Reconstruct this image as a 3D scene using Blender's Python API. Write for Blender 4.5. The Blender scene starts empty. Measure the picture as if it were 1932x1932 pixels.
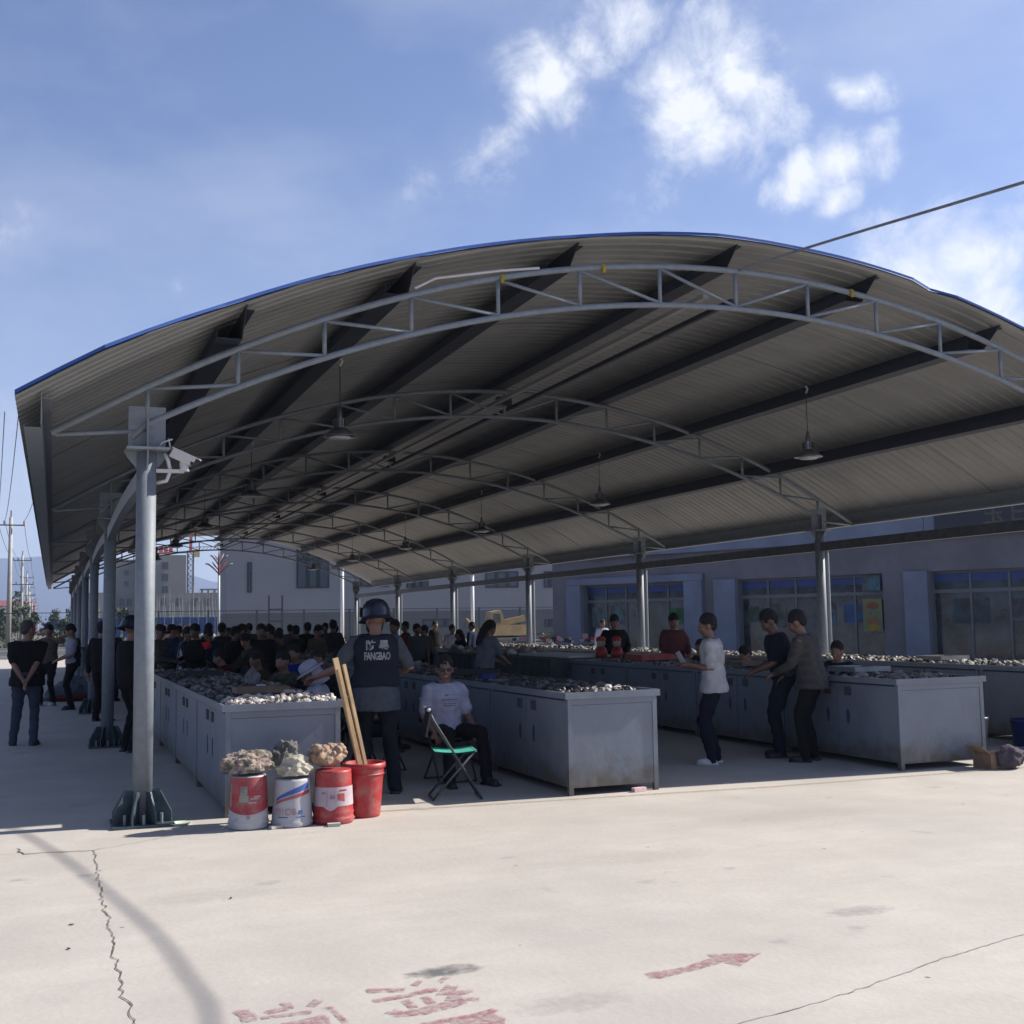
import bpy, bmesh, math, random
from mathutils import Vector as V, Matrix, noise
from mathutils.bvhtree import BVHTree
R = math.radians
rnd = random.Random(7)
sc = bpy.context.scene
col = sc.collection

# ------------------------------------------------------------------ camera
CF = V((0.36475222, 0.92643836, 0.09310092)); CR = V((0.93091033, -0.3648911, -0.01613843)); CU = V((-0.01902044, -0.09255514, 0.99552588))
cd = bpy.data.cameras.new('camera'); cam = bpy.data.objects.new('camera', cd); col.objects.link(cam); sc.camera = cam
cam.matrix_world = Matrix(((CR.x, CU.x, -CF.x, 0), (CR.y, CU.y, -CF.y, 0), (CR.z, CU.z, -CF.z, 1.6), (0, 0, 0, 1)))
cd.sensor_fit = 'HORIZONTAL'; cd.angle = R(47.4956); cd.clip_start = .1; cd.clip_end = 9000
FPX = 2195.63
def dirpx(x, y): return (CF + CR * ((x - 966) / FPX) - CU * ((y - 966) / FPX))
def at(x, d):                      # ground point at depth d in front of the camera
    v = dirpx(x, 1100); return V((v.x * d, v.y * d, 0))

# ------------------------------------------------------------------ light
SUN_EL, SUN_AZ = R(37), R(3.5)      # sun stands to the right (+X), a little on the camera's side
S = V((math.cos(SUN_EL) * math.cos(SUN_AZ), -math.cos(SUN_EL) * math.sin(SUN_AZ), math.sin(SUN_EL)))
w = bpy.data.worlds.new('World'); sc.world = w; w.use_nodes = True
wt = w.node_tree; wt.nodes.clear()
def N(t, typ, **k):
    n = t.nodes.new(typ)
    for a, b in k.items():
        if a.startswith('i_'): n.inputs[int(a[2:])].default_value = b
        else: setattr(n, a, b)
    return n
sky = N(wt, 'ShaderNodeTexSky', sky_type='NISHITA', sun_disc=False, sun_elevation=SUN_EL, sun_rotation=R(90) + SUN_AZ, altitude=1000, air_density=1.0, dust_density=1.9, ozone_density=3.0)
bg = N(wt, 'ShaderNodeBackground'); bg.inputs[1].default_value = .066
wo = N(wt, 'ShaderNodeOutputWorld'); wt.links.new(bg.outputs[0], wo.inputs[0])
tc = N(wt, 'ShaderNodeTexCoord')
def wm(op, a, b=None, c=None):
    n = N(wt, 'ShaderNodeMath', operation=op)
    for i, v in enumerate((a, b, c)):
        if v is None: continue
        if isinstance(v, (int, float)): n.inputs[i].default_value = v
        else: wt.links.new(v, n.inputs[i])
    return n.outputs[0]
nz = N(wt, 'ShaderNodeTexNoise'); nz.inputs['Scale'].default_value = 17; nz.inputs['Detail'].default_value = 10; nz.inputs['Roughness'].default_value = .66; nz.inputs['Distortion'].default_value = .35
wt.links.new(tc.outputs['Generated'], nz.inputs['Vector'])
nw = N(wt, 'ShaderNodeTexNoise'); nw.inputs['Scale'].default_value = 2.6; nw.inputs['Detail'].default_value = 6; nw.inputs['Roughness'].default_value = .55
mp = N(wt, 'ShaderNodeMapping'); mp.inputs['Scale'].default_value = (1, 1, 2.2); mp.inputs['Rotation'].default_value = (0, R(25), R(20))
wt.links.new(tc.outputs['Generated'], mp.inputs[0]); wt.links.new(mp.outputs[0], nw.inputs['Vector'])
# warp the direction a little so the cloud edges are ragged
wn = N(wt, 'ShaderNodeTexNoise'); wn.inputs['Scale'].default_value = 14; wn.inputs['Detail'].default_value = 6
wt.links.new(tc.outputs['Generated'], wn.inputs['Vector'])
sb = N(wt, 'ShaderNodeVectorMath', operation='SUBTRACT'); wt.links.new(wn.outputs['Color'], sb.inputs[0]); sb.inputs[1].default_value = (.5, .5, .5)
ml = N(wt, 'ShaderNodeVectorMath', operation='SCALE'); wt.links.new(sb.outputs[0], ml.inputs[0]); ml.inputs['Scale'].default_value = .075
ad = N(wt, 'ShaderNodeVectorMath', operation='ADD'); wt.links.new(tc.outputs['Generated'], ad.inputs[0]); wt.links.new(ml.outputs[0], ad.inputs[1])
tot = None
# clouds stand at fixed bearings in the sky: (bearing as a direction, angular size, weight)
for (cx, cy, r, wgt) in [(1010, 160, 85, 1.4), (985, 215, 65, 1.1), (1110, 90, 75, 1.1), (1165, 35, 95, 1.15), (1070, 130, 55, 1.0), (960, 270, 85, .7), (900, 320, 100, .62), (820, 355, 95, .55), (1060, 250, 60, .3),
                         (1290, 190, 110, 1.25), (1380, 130, 110, 1.25), (1440, 190, 90, 1.1), (1330, 250, 110, 1.0), (1260, 330, 120, .4), (1200, 370, 110, .3),
                         (1625, 160, 45, 1.15), (1575, 300, 55, 1.1), (1500, 325, 55, 1.1), (1640, 282, 50, .95), (1580, 380, 42, 1.05), (1720, 500, 95, 1.2), (1830, 505, 110, 1.2), (1900, 490, 80, 1.0), (1760, 560, 90, 1.1), (1860, 600, 90, 1.1),
                         (5, 455, 55, .5), (358, 560, 22, .7), (40, 920, 150, .45), (240, 1000, 200, .4), (430, 1040, 110, .5), (-150, 900, 220, .5), (2150, 420, 170, .9), (2300, 100, 220, .7), (-420, 300, 160, .5)]:
    d = dirpx(cx, cy).normalized()
    sv = N(wt, 'ShaderNodeVectorMath', operation='DISTANCE'); wt.links.new(ad.outputs[0], sv.inputs[0]); sv.inputs[1].default_value = d
    m = wm('MULTIPLY', wm('MAXIMUM', wm('SUBTRACT', 1.0, wm('DIVIDE', sv.outputs['Value'], r / FPX * 1.45)), 0.0), wgt)
    tot = m if tot is None else wm('MAXIMUM', tot, m)
mk = wm('MINIMUM', tot, 1.25)
den = wm('ADD', wm('MULTIPLY', mk, 1.15), wm('MULTIPLY', wm('SUBTRACT', nz.outputs[0], .5), 2.3))
den = wm('MINIMUM', wm('MAXIMUM', wm('MULTIPLY', wm('SUBTRACT', den, .28), 1.05), 0.0), 1.0)
den = wm('MULTIPLY', wm('POWER', den, 1.4), wm('MINIMUM', wm('MULTIPLY', mk, 3.0), 1.0))
veil = wm('MULTIPLY', wm('MINIMUM', wm('MULTIPLY', wm('POWER', mk, 1.6), .55), .5), wm('MAXIMUM', wm('ADD', wm('MULTIPLY', nz.outputs[0], 3.2), -1.05), 0.0))
den = wm('MAXIMUM', den, veil)
wisp = wm('MULTIPLY', wm('MINIMUM', wm('MAXIMUM', wm('MULTIPLY', wm('SUBTRACT', nw.outputs[0], .44), 2.2), 0), 1), .42)
sz = N(wt, 'ShaderNodeSeparateXYZ'); wt.links.new(tc.outputs['Generated'], sz.inputs[0])
hzn = wm('MULTIPLY', wm('POWER', wm('SUBTRACT', 1.0, wm('MAXIMUM', sz.outputs[2], 0.0)), 6.0), .42)
dall = wm('MINIMUM', wm('ADD', wm('ADD', den, wisp), hzn), 1.0)
mx = N(wt, 'ShaderNodeMix', data_type='RGBA'); wt.links.new(dall, mx.inputs[0]); 
# the camera's rendering of the blue (a touch of violet) and brighter towards the sun comes with the sky itself
hs = N(wt, 'ShaderNodeMix', data_type='RGBA', blend_type='MULTIPLY'); hs.inputs[0].default_value = 1; hs.inputs[7].default_value = (1.02, 1.02, 1.20, 1)
wt.links.new(sky.outputs[0], hs.inputs[6]); wt.links.new(hs.outputs[2], mx.inputs[6])
mx.inputs[7].default_value = (8.0, 8.2, 8.7, 1); wt.links.new(mx.outputs[2], bg.inputs[0])
sl = bpy.data.lights.new('sun', 'SUN'); sl.energy = 5.0; sl.angle = R(.53); sl.color = (1.0, .94, .86)
so = bpy.data.objects.new('sun', sl); col.objects.link(so); so.rotation_euler = S.to_track_quat('Z', 'Y').to_euler()
sc.view_settings.view_transform = 'Standard'; sc.view_settings.look = 'None'; sc.view_settings.gamma = 1; sc.view_settings.use_curve_mapping = False
sc.view_settings.exposure = 0.90
sc.cycles.volume_bounces = 0

# ------------------------------------------------------------------ materials
MATS = {}
def mat(name, c, rough=.6, metal=0, var=.12, scale=8, bump=0, bscale=60, spec=.5, c2=None, lo=.35, hi=.65, coord='Object', extra=None, trans=0, coat=0):
    if name in MATS: return MATS[name]
    m = bpy.data.materials.new(name); m.use_nodes = True; t = m.node_tree; b = t.nodes['Principled BSDF']
    b.inputs['Roughness'].default_value = rough; b.inputs['Metallic'].default_value = metal; b.inputs['Specular IOR Level'].default_value = spec
    b.inputs['Coat Weight'].default_value = coat
    if trans: b.inputs['Transmission Weight'].default_value = trans
    x = N(t, 'ShaderNodeTexCoord')
    n = N(t, 'ShaderNodeTexNoise'); n.inputs['Scale'].default_value = scale; n.inputs['Detail'].default_value = 6; n.inputs['Roughness'].default_value = .6
    t.links.new(x.outputs[coord], n.inputs['Vector'])
    r = N(t, 'ShaderNodeValToRGB'); r.color_ramp.elements[0].position = lo; r.color_ramp.elements[1].position = hi
    if c2 is None: c2 = [v * (1 - 2 * var) for v in c]; c1 = [min(1, v * (1 + var)) for v in c]
    else: c1 = c
    r.color_ramp.elements[0].color = (*c2, 1); r.color_ramp.elements[1].color = (*c1, 1)
    t.links.new(n.outputs[0], r.inputs[0]); t.links.new(r.outputs[0], b.inputs['Base Color'])
    if bump:
        n2 = N(t, 'ShaderNodeTexNoise'); n2.inputs['Scale'].default_value = bscale; n2.inputs['Detail'].default_value = 5
        t.links.new(x.outputs[coord], n2.inputs['Vector'])
        bu = N(t, 'ShaderNodeBump'); bu.inputs['Strength'].default_value = bump; bu.inputs['Distance'].default_value = .02
        t.links.new(n2.outputs[0], bu.inputs['Height']); t.links.new(bu.outputs[0], b.inputs['Normal'])
    if extra: extra(t, b, x, r)
    MATS[name] = m; return m
def over(t, base, fac, color):
    k = N(t, 'ShaderNodeMix', data_type='RGBA'); t.links.new(fac, k.inputs[0]); t.links.new(base, k.inputs[6]); k.inputs[7].default_value = (*color, 1); return k.outputs[2]
def ramp(t, src, a, b, inv=False):
    r = N(t, 'ShaderNodeMapRange'); r.inputs[1].default_value = a; r.inputs[2].default_value = b; r.inputs[3].default_value = 1 if inv else 0; r.inputs[4].default_value = 0 if inv else 1
    t.links.new(src, r.inputs[0]); return r.outputs[0]
def ex_ground(t, b, x, r):
    # trowel streaks, broad stains, fine grain, a few oil spots
    m1 = N(t, 'ShaderNodeMapping'); m1.inputs['Scale'].default_value = (1.2, 3.2, 1); m1.inputs['Rotation'].default_value = (0, 0, R(-12)); t.links.new(x.outputs['Object'], m1.inputs[0])
    n1 = N(t, 'ShaderNodeTexNoise'); n1.inputs['Scale'].default_value = 2.2; n1.inputs['Detail'].default_value = 8; n1.inputs['Roughness'].default_value = .65; t.links.new(m1.outputs[0], n1.inputs['Vector'])
    c = over(t, r.outputs[0], ramp(t, n1.outputs[0], .48, .85), (.37, .335, .30))
    n3 = N(t, 'ShaderNodeTexNoise'); n3.inputs['Scale'].default_value = .55; n3.inputs['Detail'].default_value = 4; t.links.new(x.outputs['Object'], n3.inputs['Vector'])
    c = over(t, c, ramp(t, n3.outputs[0], .50, .80), (.33, .305, .275))
    n4 = N(t, 'ShaderNodeTexNoise'); n4.inputs['Scale'].default_value = 1.9; n4.inputs['Detail'].default_value = 7; t.links.new(x.outputs['Object'], n4.inputs['Vector'])
    c = over(t, c, ramp(t, n4.outputs[0], .66, .74), (.27, .25, .235))
    n5 = N(t, 'ShaderNodeTexVoronoi'); n5.inputs['Scale'].default_value = 2.3; n5.inputs['Randomness'].default_value = 1; t.links.new(x.outputs['Object'], n5.inputs['Vector'])
    c = over(t, c, ramp(t, n5.outputs['Distance'], .018, .04, True), (.16, .13, .11))
    n6 = N(t, 'ShaderNodeTexNoise'); n6.inputs['Scale'].default_value = 120; n6.inputs['Detail'].default_value = 3; t.links.new(x.outputs['Object'], n6.inputs['Vector'])
    c = over(t, c, ramp(t, n6.outputs[0], .60, .80), (.30, .275, .25))
    sx = N(t, 'ShaderNodeSeparateXYZ'); t.links.new(x.outputs['Object'], sx.inputs[0])
    def mth(op, a, v):
        q = N(t, 'ShaderNodeMath', operation=op); t.links.new(a, q.inputs[0])
        if isinstance(v, (int, float)): q.inputs[1].default_value = v
        else: t.links.new(v, q.inputs[1])
        return q.outputs[0]
    n7 = N(t, 'ShaderNodeTexNoise'); n7.inputs['Scale'].default_value = 16; n7.inputs['Detail'].default_value = 6; t.links.new(x.outputs['Object'], n7.inputs['Vector'])
    for (px, py, ra, rb, k_, cc) in ((1.70, 5.27, .20, .085, .9, (.075, .078, .078)), (4.10, 5.37, .22, .10, .55, (.17, .165, .165)), (2.05, 4.62, .30, .12, .4, (.2, .19, .18)), (.9, 7.3, .5, .2, .25, (.25, .23, .2)), (3.6, 7.2, .7, .25, .22, (.25, .23, .2)), (5.5, 8.1, .9, .3, .25, (.25, .23, .2))):
        e = mth('ADD', mth('POWER', mth('DIVIDE', mth('SUBTRACT', sx.outputs[0], px), ra), 2), mth('POWER', mth('DIVIDE', mth('SUBTRACT', sx.outputs[1], py), rb), 2))
        e = mth('ADD', e, mth('MULTIPLY', mth('SUBTRACT', n7.outputs[0], .5), 2.2)); c = over(t, c, mth('MULTIPLY', ramp(t, e, .05, 1.1, True), k_), cc)
    t.links.new(c, b.inputs['Base Color'])
def ex_dusty(t, b, x, r):
    n = N(t, 'ShaderNodeTexNoise'); n.inputs['Scale'].default_value = 9; n.inputs['Detail'].default_value = 9; n.inputs['Roughness'].default_value = .7; t.links.new(x.outputs['Object'], n.inputs['Vector'])
    k = N(t, 'ShaderNodeMath', operation='MULTIPLY'); t.links.new(ramp(t, n.outputs[0], .46, .72), k.inputs[0]); k.inputs[1].default_value = .55
    c = over(t, r.outputs[0], k.outputs[0], (.25, .215, .18)); t.links.new(c, b.inputs['Base Color'])
def ex_worn(t, b, x):
    n = N(t, 'ShaderNodeTexNoise'); n.inputs['Scale'].default_value = 26; n.inputs['Detail'].default_value = 9; n.inputs['Roughness'].default_value = .75; t.links.new(x.outputs['Object'], n.inputs['Vector'])
    t.links.new(ramp(t, n.outputs[0], .38, .66), b.inputs['Alpha'])
M = dict(
 conc=mat('weathered_concrete', (.415, .382, .338), .85, var=.05, scale=1.3, bump=.13, bscale=25, extra=ex_ground),
 shadeconc=mat('indoor_concrete', (.42, .42, .42), .8, var=.06, scale=2, bump=.2, bscale=30),
 asphalt=mat('asphalt', (.055, .055, .058), .9, var=.1, scale=3, bump=.3, bscale=40),
 dirt=mat('dry_ground', (.15, .13, .095), .95, var=.2, scale=.3, bump=.3, bscale=8, c2=(.09, .085, .06)),
 white=mat('white_paint', (.50, .50, .50), .6, var=.03),
 red=mat('faded_red_paint', (.31, .115, .14), .8, scale=10, c2=(.38, .28, .265), lo=.30, hi=.62, bump=.1, extra=lambda t, b, x, r: ex_worn(t, b, x)),
 yellow=mat('faded_yellow_paint', (.42, .31, .17), .8, c2=(.42, .37, .31), scale=12, lo=.4, hi=.7, extra=lambda t, b, x, r: ex_worn(t, b, x)),
 stain=mat('dark_stain', (.15, .15, .145), .8, c2=(.36, .33, .30), scale=9, lo=.42, hi=.66),
 crack=mat('crack_shadow', (.10, .09, .075), .95, var=.2, scale=40),
 galv=mat('grey_blue_painted_steel', (.175, .20, .225), .58, metal=0, var=.07, scale=14, bump=.12, bscale=90),
 base=mat('teal_grey_steel', (.055, .08, .095), .5, metal=.2, var=.15, scale=14, bump=.2, bscale=60),
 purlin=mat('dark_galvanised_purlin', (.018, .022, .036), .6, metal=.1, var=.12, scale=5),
 darksteel=mat('dark_grey_steel', (.06, .068, .075), .5, metal=.2, var=.15),
 sheetlo=mat('off_white_roof_lining', (.235, .238, .232), .5, var=.07, scale=1.2),
 sheetup=mat('blue_roof_sheet', (.012, .06, .26), .4, var=.06, scale=2),
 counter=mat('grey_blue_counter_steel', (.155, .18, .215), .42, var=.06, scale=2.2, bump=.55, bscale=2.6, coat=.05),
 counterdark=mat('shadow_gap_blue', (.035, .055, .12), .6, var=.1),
 black=mat('black_plastic', (.02, .02, .022), .45, var=.2),
 chrome=mat('grey_tube_metal', (.22, .22, .23), .3, metal=.8, var=.1),
 skin=mat('tan_skin', (.20, .105, .072), .5, var=.10, scale=14, bump=.05),
 skin2=mat('brown_skin', (.14, .075, .05), .5, var=.12, scale=14, bump=.05),
 hair=mat('black_hair', (.007, .006, .006), .8, var=.3, scale=60, bump=.6, bscale=160),
 hairb=mat('dark_brown_hair', (.02, .012, .009), .8, var=.3, scale=60, bump=.6, bscale=160),
 stubble=mat('shaved_hair', (.05, .038, .034), .7, var=.2, scale=80),
 helmet=mat('glossy_navy_helmet', (.010, .013, .028), .32, var=.1, coat=.35, spec=.5),
 wood=mat('pale_pine', (.40, .27, .14), .6, var=.15, scale=6, bump=.1),
 redplastic=mat('red_plastic', (.34, .02, .024), .48, var=.08, scale=6, extra=lambda t, b, x, r: ex_dusty(t, b, x, r)),
 bucketwhite=mat('white_bucket_plastic', (.40, .40, .43), .5, var=.06, scale=9, extra=lambda t, b, x, r: ex_dusty(t, b, x, r)),
 foam=mat('pale_polystyrene', (.42, .42, .38), .8, var=.04),
 green=mat('mint_green_canvas', (.04, .34, .24), .7, var=.06, scale=20),
 glass=mat('dark_shop_glass', (.035, .05, .058), .12, var=.4, scale=1.5, spec=.7),
 frame=mat('grey_window_frame', (.12, .122, .12), .5, var=.05),
 lilac=mat('dusky_lilac_wall', (.155, .145, .155), .8, var=.10, scale=.7, bump=.1),
 paleblue=mat('pale_blue_pilaster', (.16, .185, .235), .75, var=.09, scale=.9),
 bluefilm=mat('royal_blue_film', (.012, .04, .18), .4, var=.15, scale=3),
 whitewall=mat('white_rendered_wall', (.27, .262, .27), .85, var=.04, scale=.25, bump=.1),
 greyband=mat('grey_wall_band', (.135, .135, .13), .85, var=.05, scale=.3),
 raw=mat('bare_concrete_wall', (.19, .185, .165), .9, var=.08, scale=.15, bump=.2, bscale=2),
 hole=mat('dark_opening', (.025, .027, .03), .7, var=.3),
 bluehoard=mat('blue_hoarding', (.015, .055, .20), .5, var=.1, scale=1),
 fence=mat('green_grey_fence', (.035, .048, .044), .6, var=.1),
 pole=mat('pale_concrete_pole', (.34, .33, .30), .8, var=.06, scale=2),
 crane=mat('weathered_crane_steel', (.13, .11, .10), .6, var=.15, scale=1),
 cranered=mat('crane_red', (.50, .07, .04), .6, var=.1, scale=1),
 bark=mat('grey_bark', (.16, .15, .12), .9, var=.2, scale=8, bump=.4),
 palebark=mat('whitish_poplar_bark', (.26, .25, .21), .9, var=.2, scale=8),
 leaf=mat('dusty_green_leaf', (.05, .07, .03), .7, var=.3, scale=6),
 mount=mat('mountain_rock', (.05, .06, .09), .95, var=.15, scale=.004),
)
def ex_counter(t, b, x, r):
    n = N(t, 'ShaderNodeTexNoise'); n.inputs['Scale'].default_value = 3; n.inputs['Detail'].default_value = 7; n.inputs['Distortion'].default_value = 1.2; t.links.new(x.outputs['Object'], n.inputs['Vector'])
    c = over(t, r.outputs[0], ramp(t, n.outputs[0], .60, .78), (.145, .15, .155))
    n = N(t, 'ShaderNodeTexNoise'); n.inputs['Scale'].default_value = 28; n.inputs['Detail'].default_value = 5; t.links.new(x.outputs['Object'], n.inputs['Vector'])
    c = over(t, c, ramp(t, n.outputs[0], .70, .76), (.10, .085, .07))
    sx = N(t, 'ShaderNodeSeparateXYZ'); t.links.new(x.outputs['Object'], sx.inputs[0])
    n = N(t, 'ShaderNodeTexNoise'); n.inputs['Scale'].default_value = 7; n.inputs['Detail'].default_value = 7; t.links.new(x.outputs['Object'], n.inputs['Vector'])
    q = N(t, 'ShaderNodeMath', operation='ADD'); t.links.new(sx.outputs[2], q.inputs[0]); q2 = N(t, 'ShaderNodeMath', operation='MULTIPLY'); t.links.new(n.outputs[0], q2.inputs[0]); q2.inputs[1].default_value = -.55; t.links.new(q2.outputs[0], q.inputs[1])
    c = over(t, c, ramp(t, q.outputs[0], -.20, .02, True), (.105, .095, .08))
    mm = N(t, 'ShaderNodeMapping'); mm.inputs['Rotation'].default_value = (0, R(38), 0); mm.inputs['Scale'].default_value = (5, 1, .7); t.links.new(x.outputs['Object'], mm.inputs[0])
    n = N(t, 'ShaderNodeTexNoise'); n.inputs['Scale'].default_value = 1.6; n.inputs['Detail'].default_value = 4; t.links.new(mm.outputs[0], n.inputs['Vector'])
    c = over(t, c, ramp(t, n.outputs[0], .62, .75), (.17, .15, .13))
    t.links.new(c, b.inputs['Base Color'])
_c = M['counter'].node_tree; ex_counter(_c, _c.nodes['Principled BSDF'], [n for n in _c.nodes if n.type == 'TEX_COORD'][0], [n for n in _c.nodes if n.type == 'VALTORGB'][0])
def plain(name, c, rough=.85, **k): return mat(name, c, rough, **k)
def cloth(name, c): return mat(name, c, .9, var=.10, scale=9, bump=.25, bscale=180, spec=.2)

# ------------------------------------------------------------------ mesh helpers
def root_off(p):
    o = V((0, 0, 0))
    while p is not None: o = o + V(p.location); p = p.parent
    return o
class MB:
    def __init__(s): s.v = []; s.f = []; s.mi = []; s.cur = 0
    def add(s, vs, fs):
        o = len(s.v); s.v += [V(a) for a in vs]; s.f += [tuple(o + i for i in f) for f in fs]; s.mi += [s.cur] * len(fs); return s
    def box(s, c, d, rz=0, m=None):
        x, y, z = d[0] / 2, d[1] / 2, d[2] / 2
        vs = [V((a * x, b * y, e * z)) for e in (-1, 1) for b in (-1, 1) for a in (-1, 1)]
        Mx = Matrix.Rotation(rz, 4, 'Z') if m is None else m
        return s.add([Mx @ q + V(c) for q in vs], [(0, 2, 3, 1), (4, 5, 7, 6), (0, 1, 5, 4), (2, 6, 7, 3), (0, 4, 6, 2), (1, 3, 7, 5)])
    def b2(s, a, b): return s.box([(a[i] + b[i]) / 2 for i in range(3)], [abs(b[i] - a[i]) for i in range(3)])
    def bar(s, a, b, w, h=None, up=V((0, 0, 1))):
        a, b = V(a), V(b); h = h or w; d = (b - a); L = d.length; d.normalize()
        sd = d.cross(up)
        if sd.length < 1e-4: sd = d.cross(V((1, 0, 0)))
        sd.normalize(); u = sd.cross(d); vs = []
        for p in (a, b):
            for (i, j) in ((-1, -1), (1, -1), (1, 1), (-1, 1)): vs.append(p + sd * (i * w / 2) + u * (j * h / 2))
        return s.add(vs, [(3, 2, 1, 0), (4, 5, 6, 7), (0, 1, 5, 4), (1, 2, 6, 5), (2, 3, 7, 6), (3, 0, 4, 7)])
    def tube(s, pts, r, n=8, cap=True, ell=None):
        pts = [V(p) for p in pts]; k = len(pts); rs = r if isinstance(r, (list, tuple)) else [r] * k
        o = len(s.v); vs = []; pu = None
        for i, p in enumerate(pts):
            d = (pts[min(i + 1, k - 1)] - pts[max(i - 1, 0)]).normalized()
            if pu is None: pu = d.cross(V((0, 0, 1))); pu = pu if pu.length > .05 else d.cross(V((0, 1, 0)))
            u = (pu - d * pu.dot(d)).normalized(); pu = u; w_ = d.cross(u)
            for j in range(n):
                t = 2 * math.pi * j / n; vs.append(p + (u * math.cos(t) + w_ * math.sin(t)) * rs[i])
        fs = [(i * n + j, i * n + (j + 1) % n, (i + 1) * n + (j + 1) % n, (i + 1) * n + j) for i in range(k - 1) for j in range(n)]
        if cap: fs += [tuple(range(n - 1, -1, -1)), tuple(range((k - 1) * n, k * n))]
        return s.add(vs, fs)
    def rtube(s, pts, rs, n=12):     # tube with rounded ends
        pts = [V(p) for p in pts]; rs = list(rs)
        a = (pts[0] - pts[1]).normalized(); b = (pts[-1] - pts[-2]).normalized()
        P = [pts[0] + a * rs[0] * .85, pts[0] + a * rs[0] * .5] + pts + [pts[-1] + b * rs[-1] * .5, pts[-1] + b * rs[-1] * .85]
        return s.tube(P, [rs[0] * .45, rs[0] * .85] + rs + [rs[-1] * .85, rs[-1] * .45], n)
    def ring(s, secs, n=20):         # secs: (center, right vec, fwd vec, a, b, power)
        vs = []
        for (c, rx, fy, a, b) in secs:
            for j in range(n):
                t = 2 * math.pi * j / n; q = 2.3
                ct, st = math.cos(t), math.sin(t)
                vs.append(c + rx * (a * math.copysign(abs(ct) ** (2 / q), ct)) + fy * (b * math.copysign(abs(st) ** (2 / q), st)))
        k = len(secs)
        fs = [(i * n + j, i * n + (j + 1) % n, (i + 1) * n + (j + 1) % n, (i + 1) * n + j) for i in range(k - 1) for j in range(n)]
        fs += [tuple(range(n - 1, -1, -1)), tuple(range((k - 1) * n, k * n))]
        return s.add(vs, fs)
    def ell(s, c, r, rot=None, nu=14, nv=9):
        vs = []; fs = []; rot = rot or Matrix.Identity(3); c = V(c)
        vs.append(c + rot @ V((0, 0, -r[2])))
        for i in range(1, nv):
            ph = -math.pi / 2 + math.pi * i / nv
            for j in range(nu):
                t = 2 * math.pi * j / nu; vs.append(c + rot @ V((r[0] * math.cos(ph) * math.cos(t), r[1] * math.cos(ph) * math.sin(t), r[2] * math.sin(ph))))
        vs.append(c + rot @ V((0, 0, r[2])))
        for j in range(nu): fs.append((0, 1 + (j + 1) % nu, 1 + j))
        for i in range(nv - 2):
            for j in range(nu): fs.append((1 + i * nu + j, 1 + i * nu + (j + 1) % nu, 1 + (i + 1) * nu + (j + 1) % nu, 1 + (i + 1) * nu + j))
        for j in range(nu): fs.append((len(vs) - 1, 1 + (nv - 2) * nu + j, 1 + (nv - 2) * nu + (j + 1) % nu))
        return s.add(vs, fs)
    def lathe(s, prof, c=(0, 0, 0), n=24, sx=1, sy=1, rot=None):
        c = V(c); rot = rot or Matrix.Identity(3); k = len(prof)
        vs = [c + rot @ V((r * math.cos(2 * math.pi * j / n) * sx, r * math.sin(2 * math.pi * j / n) * sy, z)) for (r, z) in prof for j in range(n)]
        fs = [(i * n + j, i * n + (j + 1) % n, (i + 1) * n + (j + 1) % n, (i + 1) * n + j) for i in range(k - 1) for j in range(n)]
        return s.add(vs, fs)
    def prism(s, poly, z0, z1, rev=False):   # poly: list of (x,y)
        n = len(poly); vs = [(x, y, z0) for x, y in poly] + [(x, y, z1) for x, y in poly]
        return s.add(vs, [tuple(range(n - 1, -1, -1)), tuple(range(n, 2 * n))] + [(i, (i + 1) % n, n + (i + 1) % n, n + i) for i in range(n)])
    def mesh(s, name, off=V((0, 0, 0)), mats=(), smooth=False):
        me = bpy.data.meshes.new(name); me.from_pydata([tuple(q - off) for q in s.v], [], s.f)
        for m in mats: me.materials.append(m)
        if len(mats) > 1: me.polygons.foreach_set('material_index', s.mi)
        if smooth: me.polygons.foreach_set('use_smooth', [True] * len(me.polygons))
        me.update(); return me
    def build(s, name, m, parent=None, smooth=False, off=None):
        mats = m if isinstance(m, (list, tuple)) else [m]
        me = s.mesh(name, root_off(parent) if off is None else off, mats, smooth)
        return put(name, me, parent)
def put(name, me, parent=None):
    o = bpy.data.objects.new(name, me); col.objects.link(o); o.parent = parent
    return o
def tag(o, label, cat, group=None):
    o['label'] = label; o['category'] = cat
    if group: o['group'] = group
    return o
def thing(name, label, cat, loc=(0, 0, 0), group=None, rz=0):
    o = bpy.data.objects.new(name, None); col.objects.link(o); o.location = loc; o.rotation_euler.z = rz; o.empty_display_size = .1
    return tag(o, label, cat, group)
def struct(o): o['kind'] = 'structure'; return o
def stuff(o): o['kind'] = 'stuff'; return o
def dup(o, loc=None, label=None, group=None, parent=None, rz=None):
    c = o.copy(); col.objects.link(c); c.parent = parent
    if loc is not None: c.location = loc
    if rz is not None: c.rotation_euler.z = rz
    if label: c['label'] = label
    if group: c['group'] = group
    for ch in [q for q in KIDS.get(o.name, o.children)]: dup(ch, parent=c)
    return c
KIDS = {}
QUEUE = []
def queue_remesh(mb, obj_name, mt, parent, vox, off, sm=4, smf=.6, wr=0, wf=9, post=None, rot=0, scale=1):
    me = mb.mesh('tmp'); o = bpy.data.objects.new('tmp', me); col.objects.link(o)
    m = o.modifiers.new('r', 'REMESH'); m.mode = 'VOXEL'; m.voxel_size = vox; m.use_smooth_shade = True
    if sm: s2 = o.modifiers.new('s', 'SMOOTH'); s2.factor = smf; s2.iterations = sm
    fin = put(obj_name, bpy.data.meshes.new(obj_name), parent)
    QUEUE.append((o, fin, mt, off, wr, wf, post)); return fin
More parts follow.
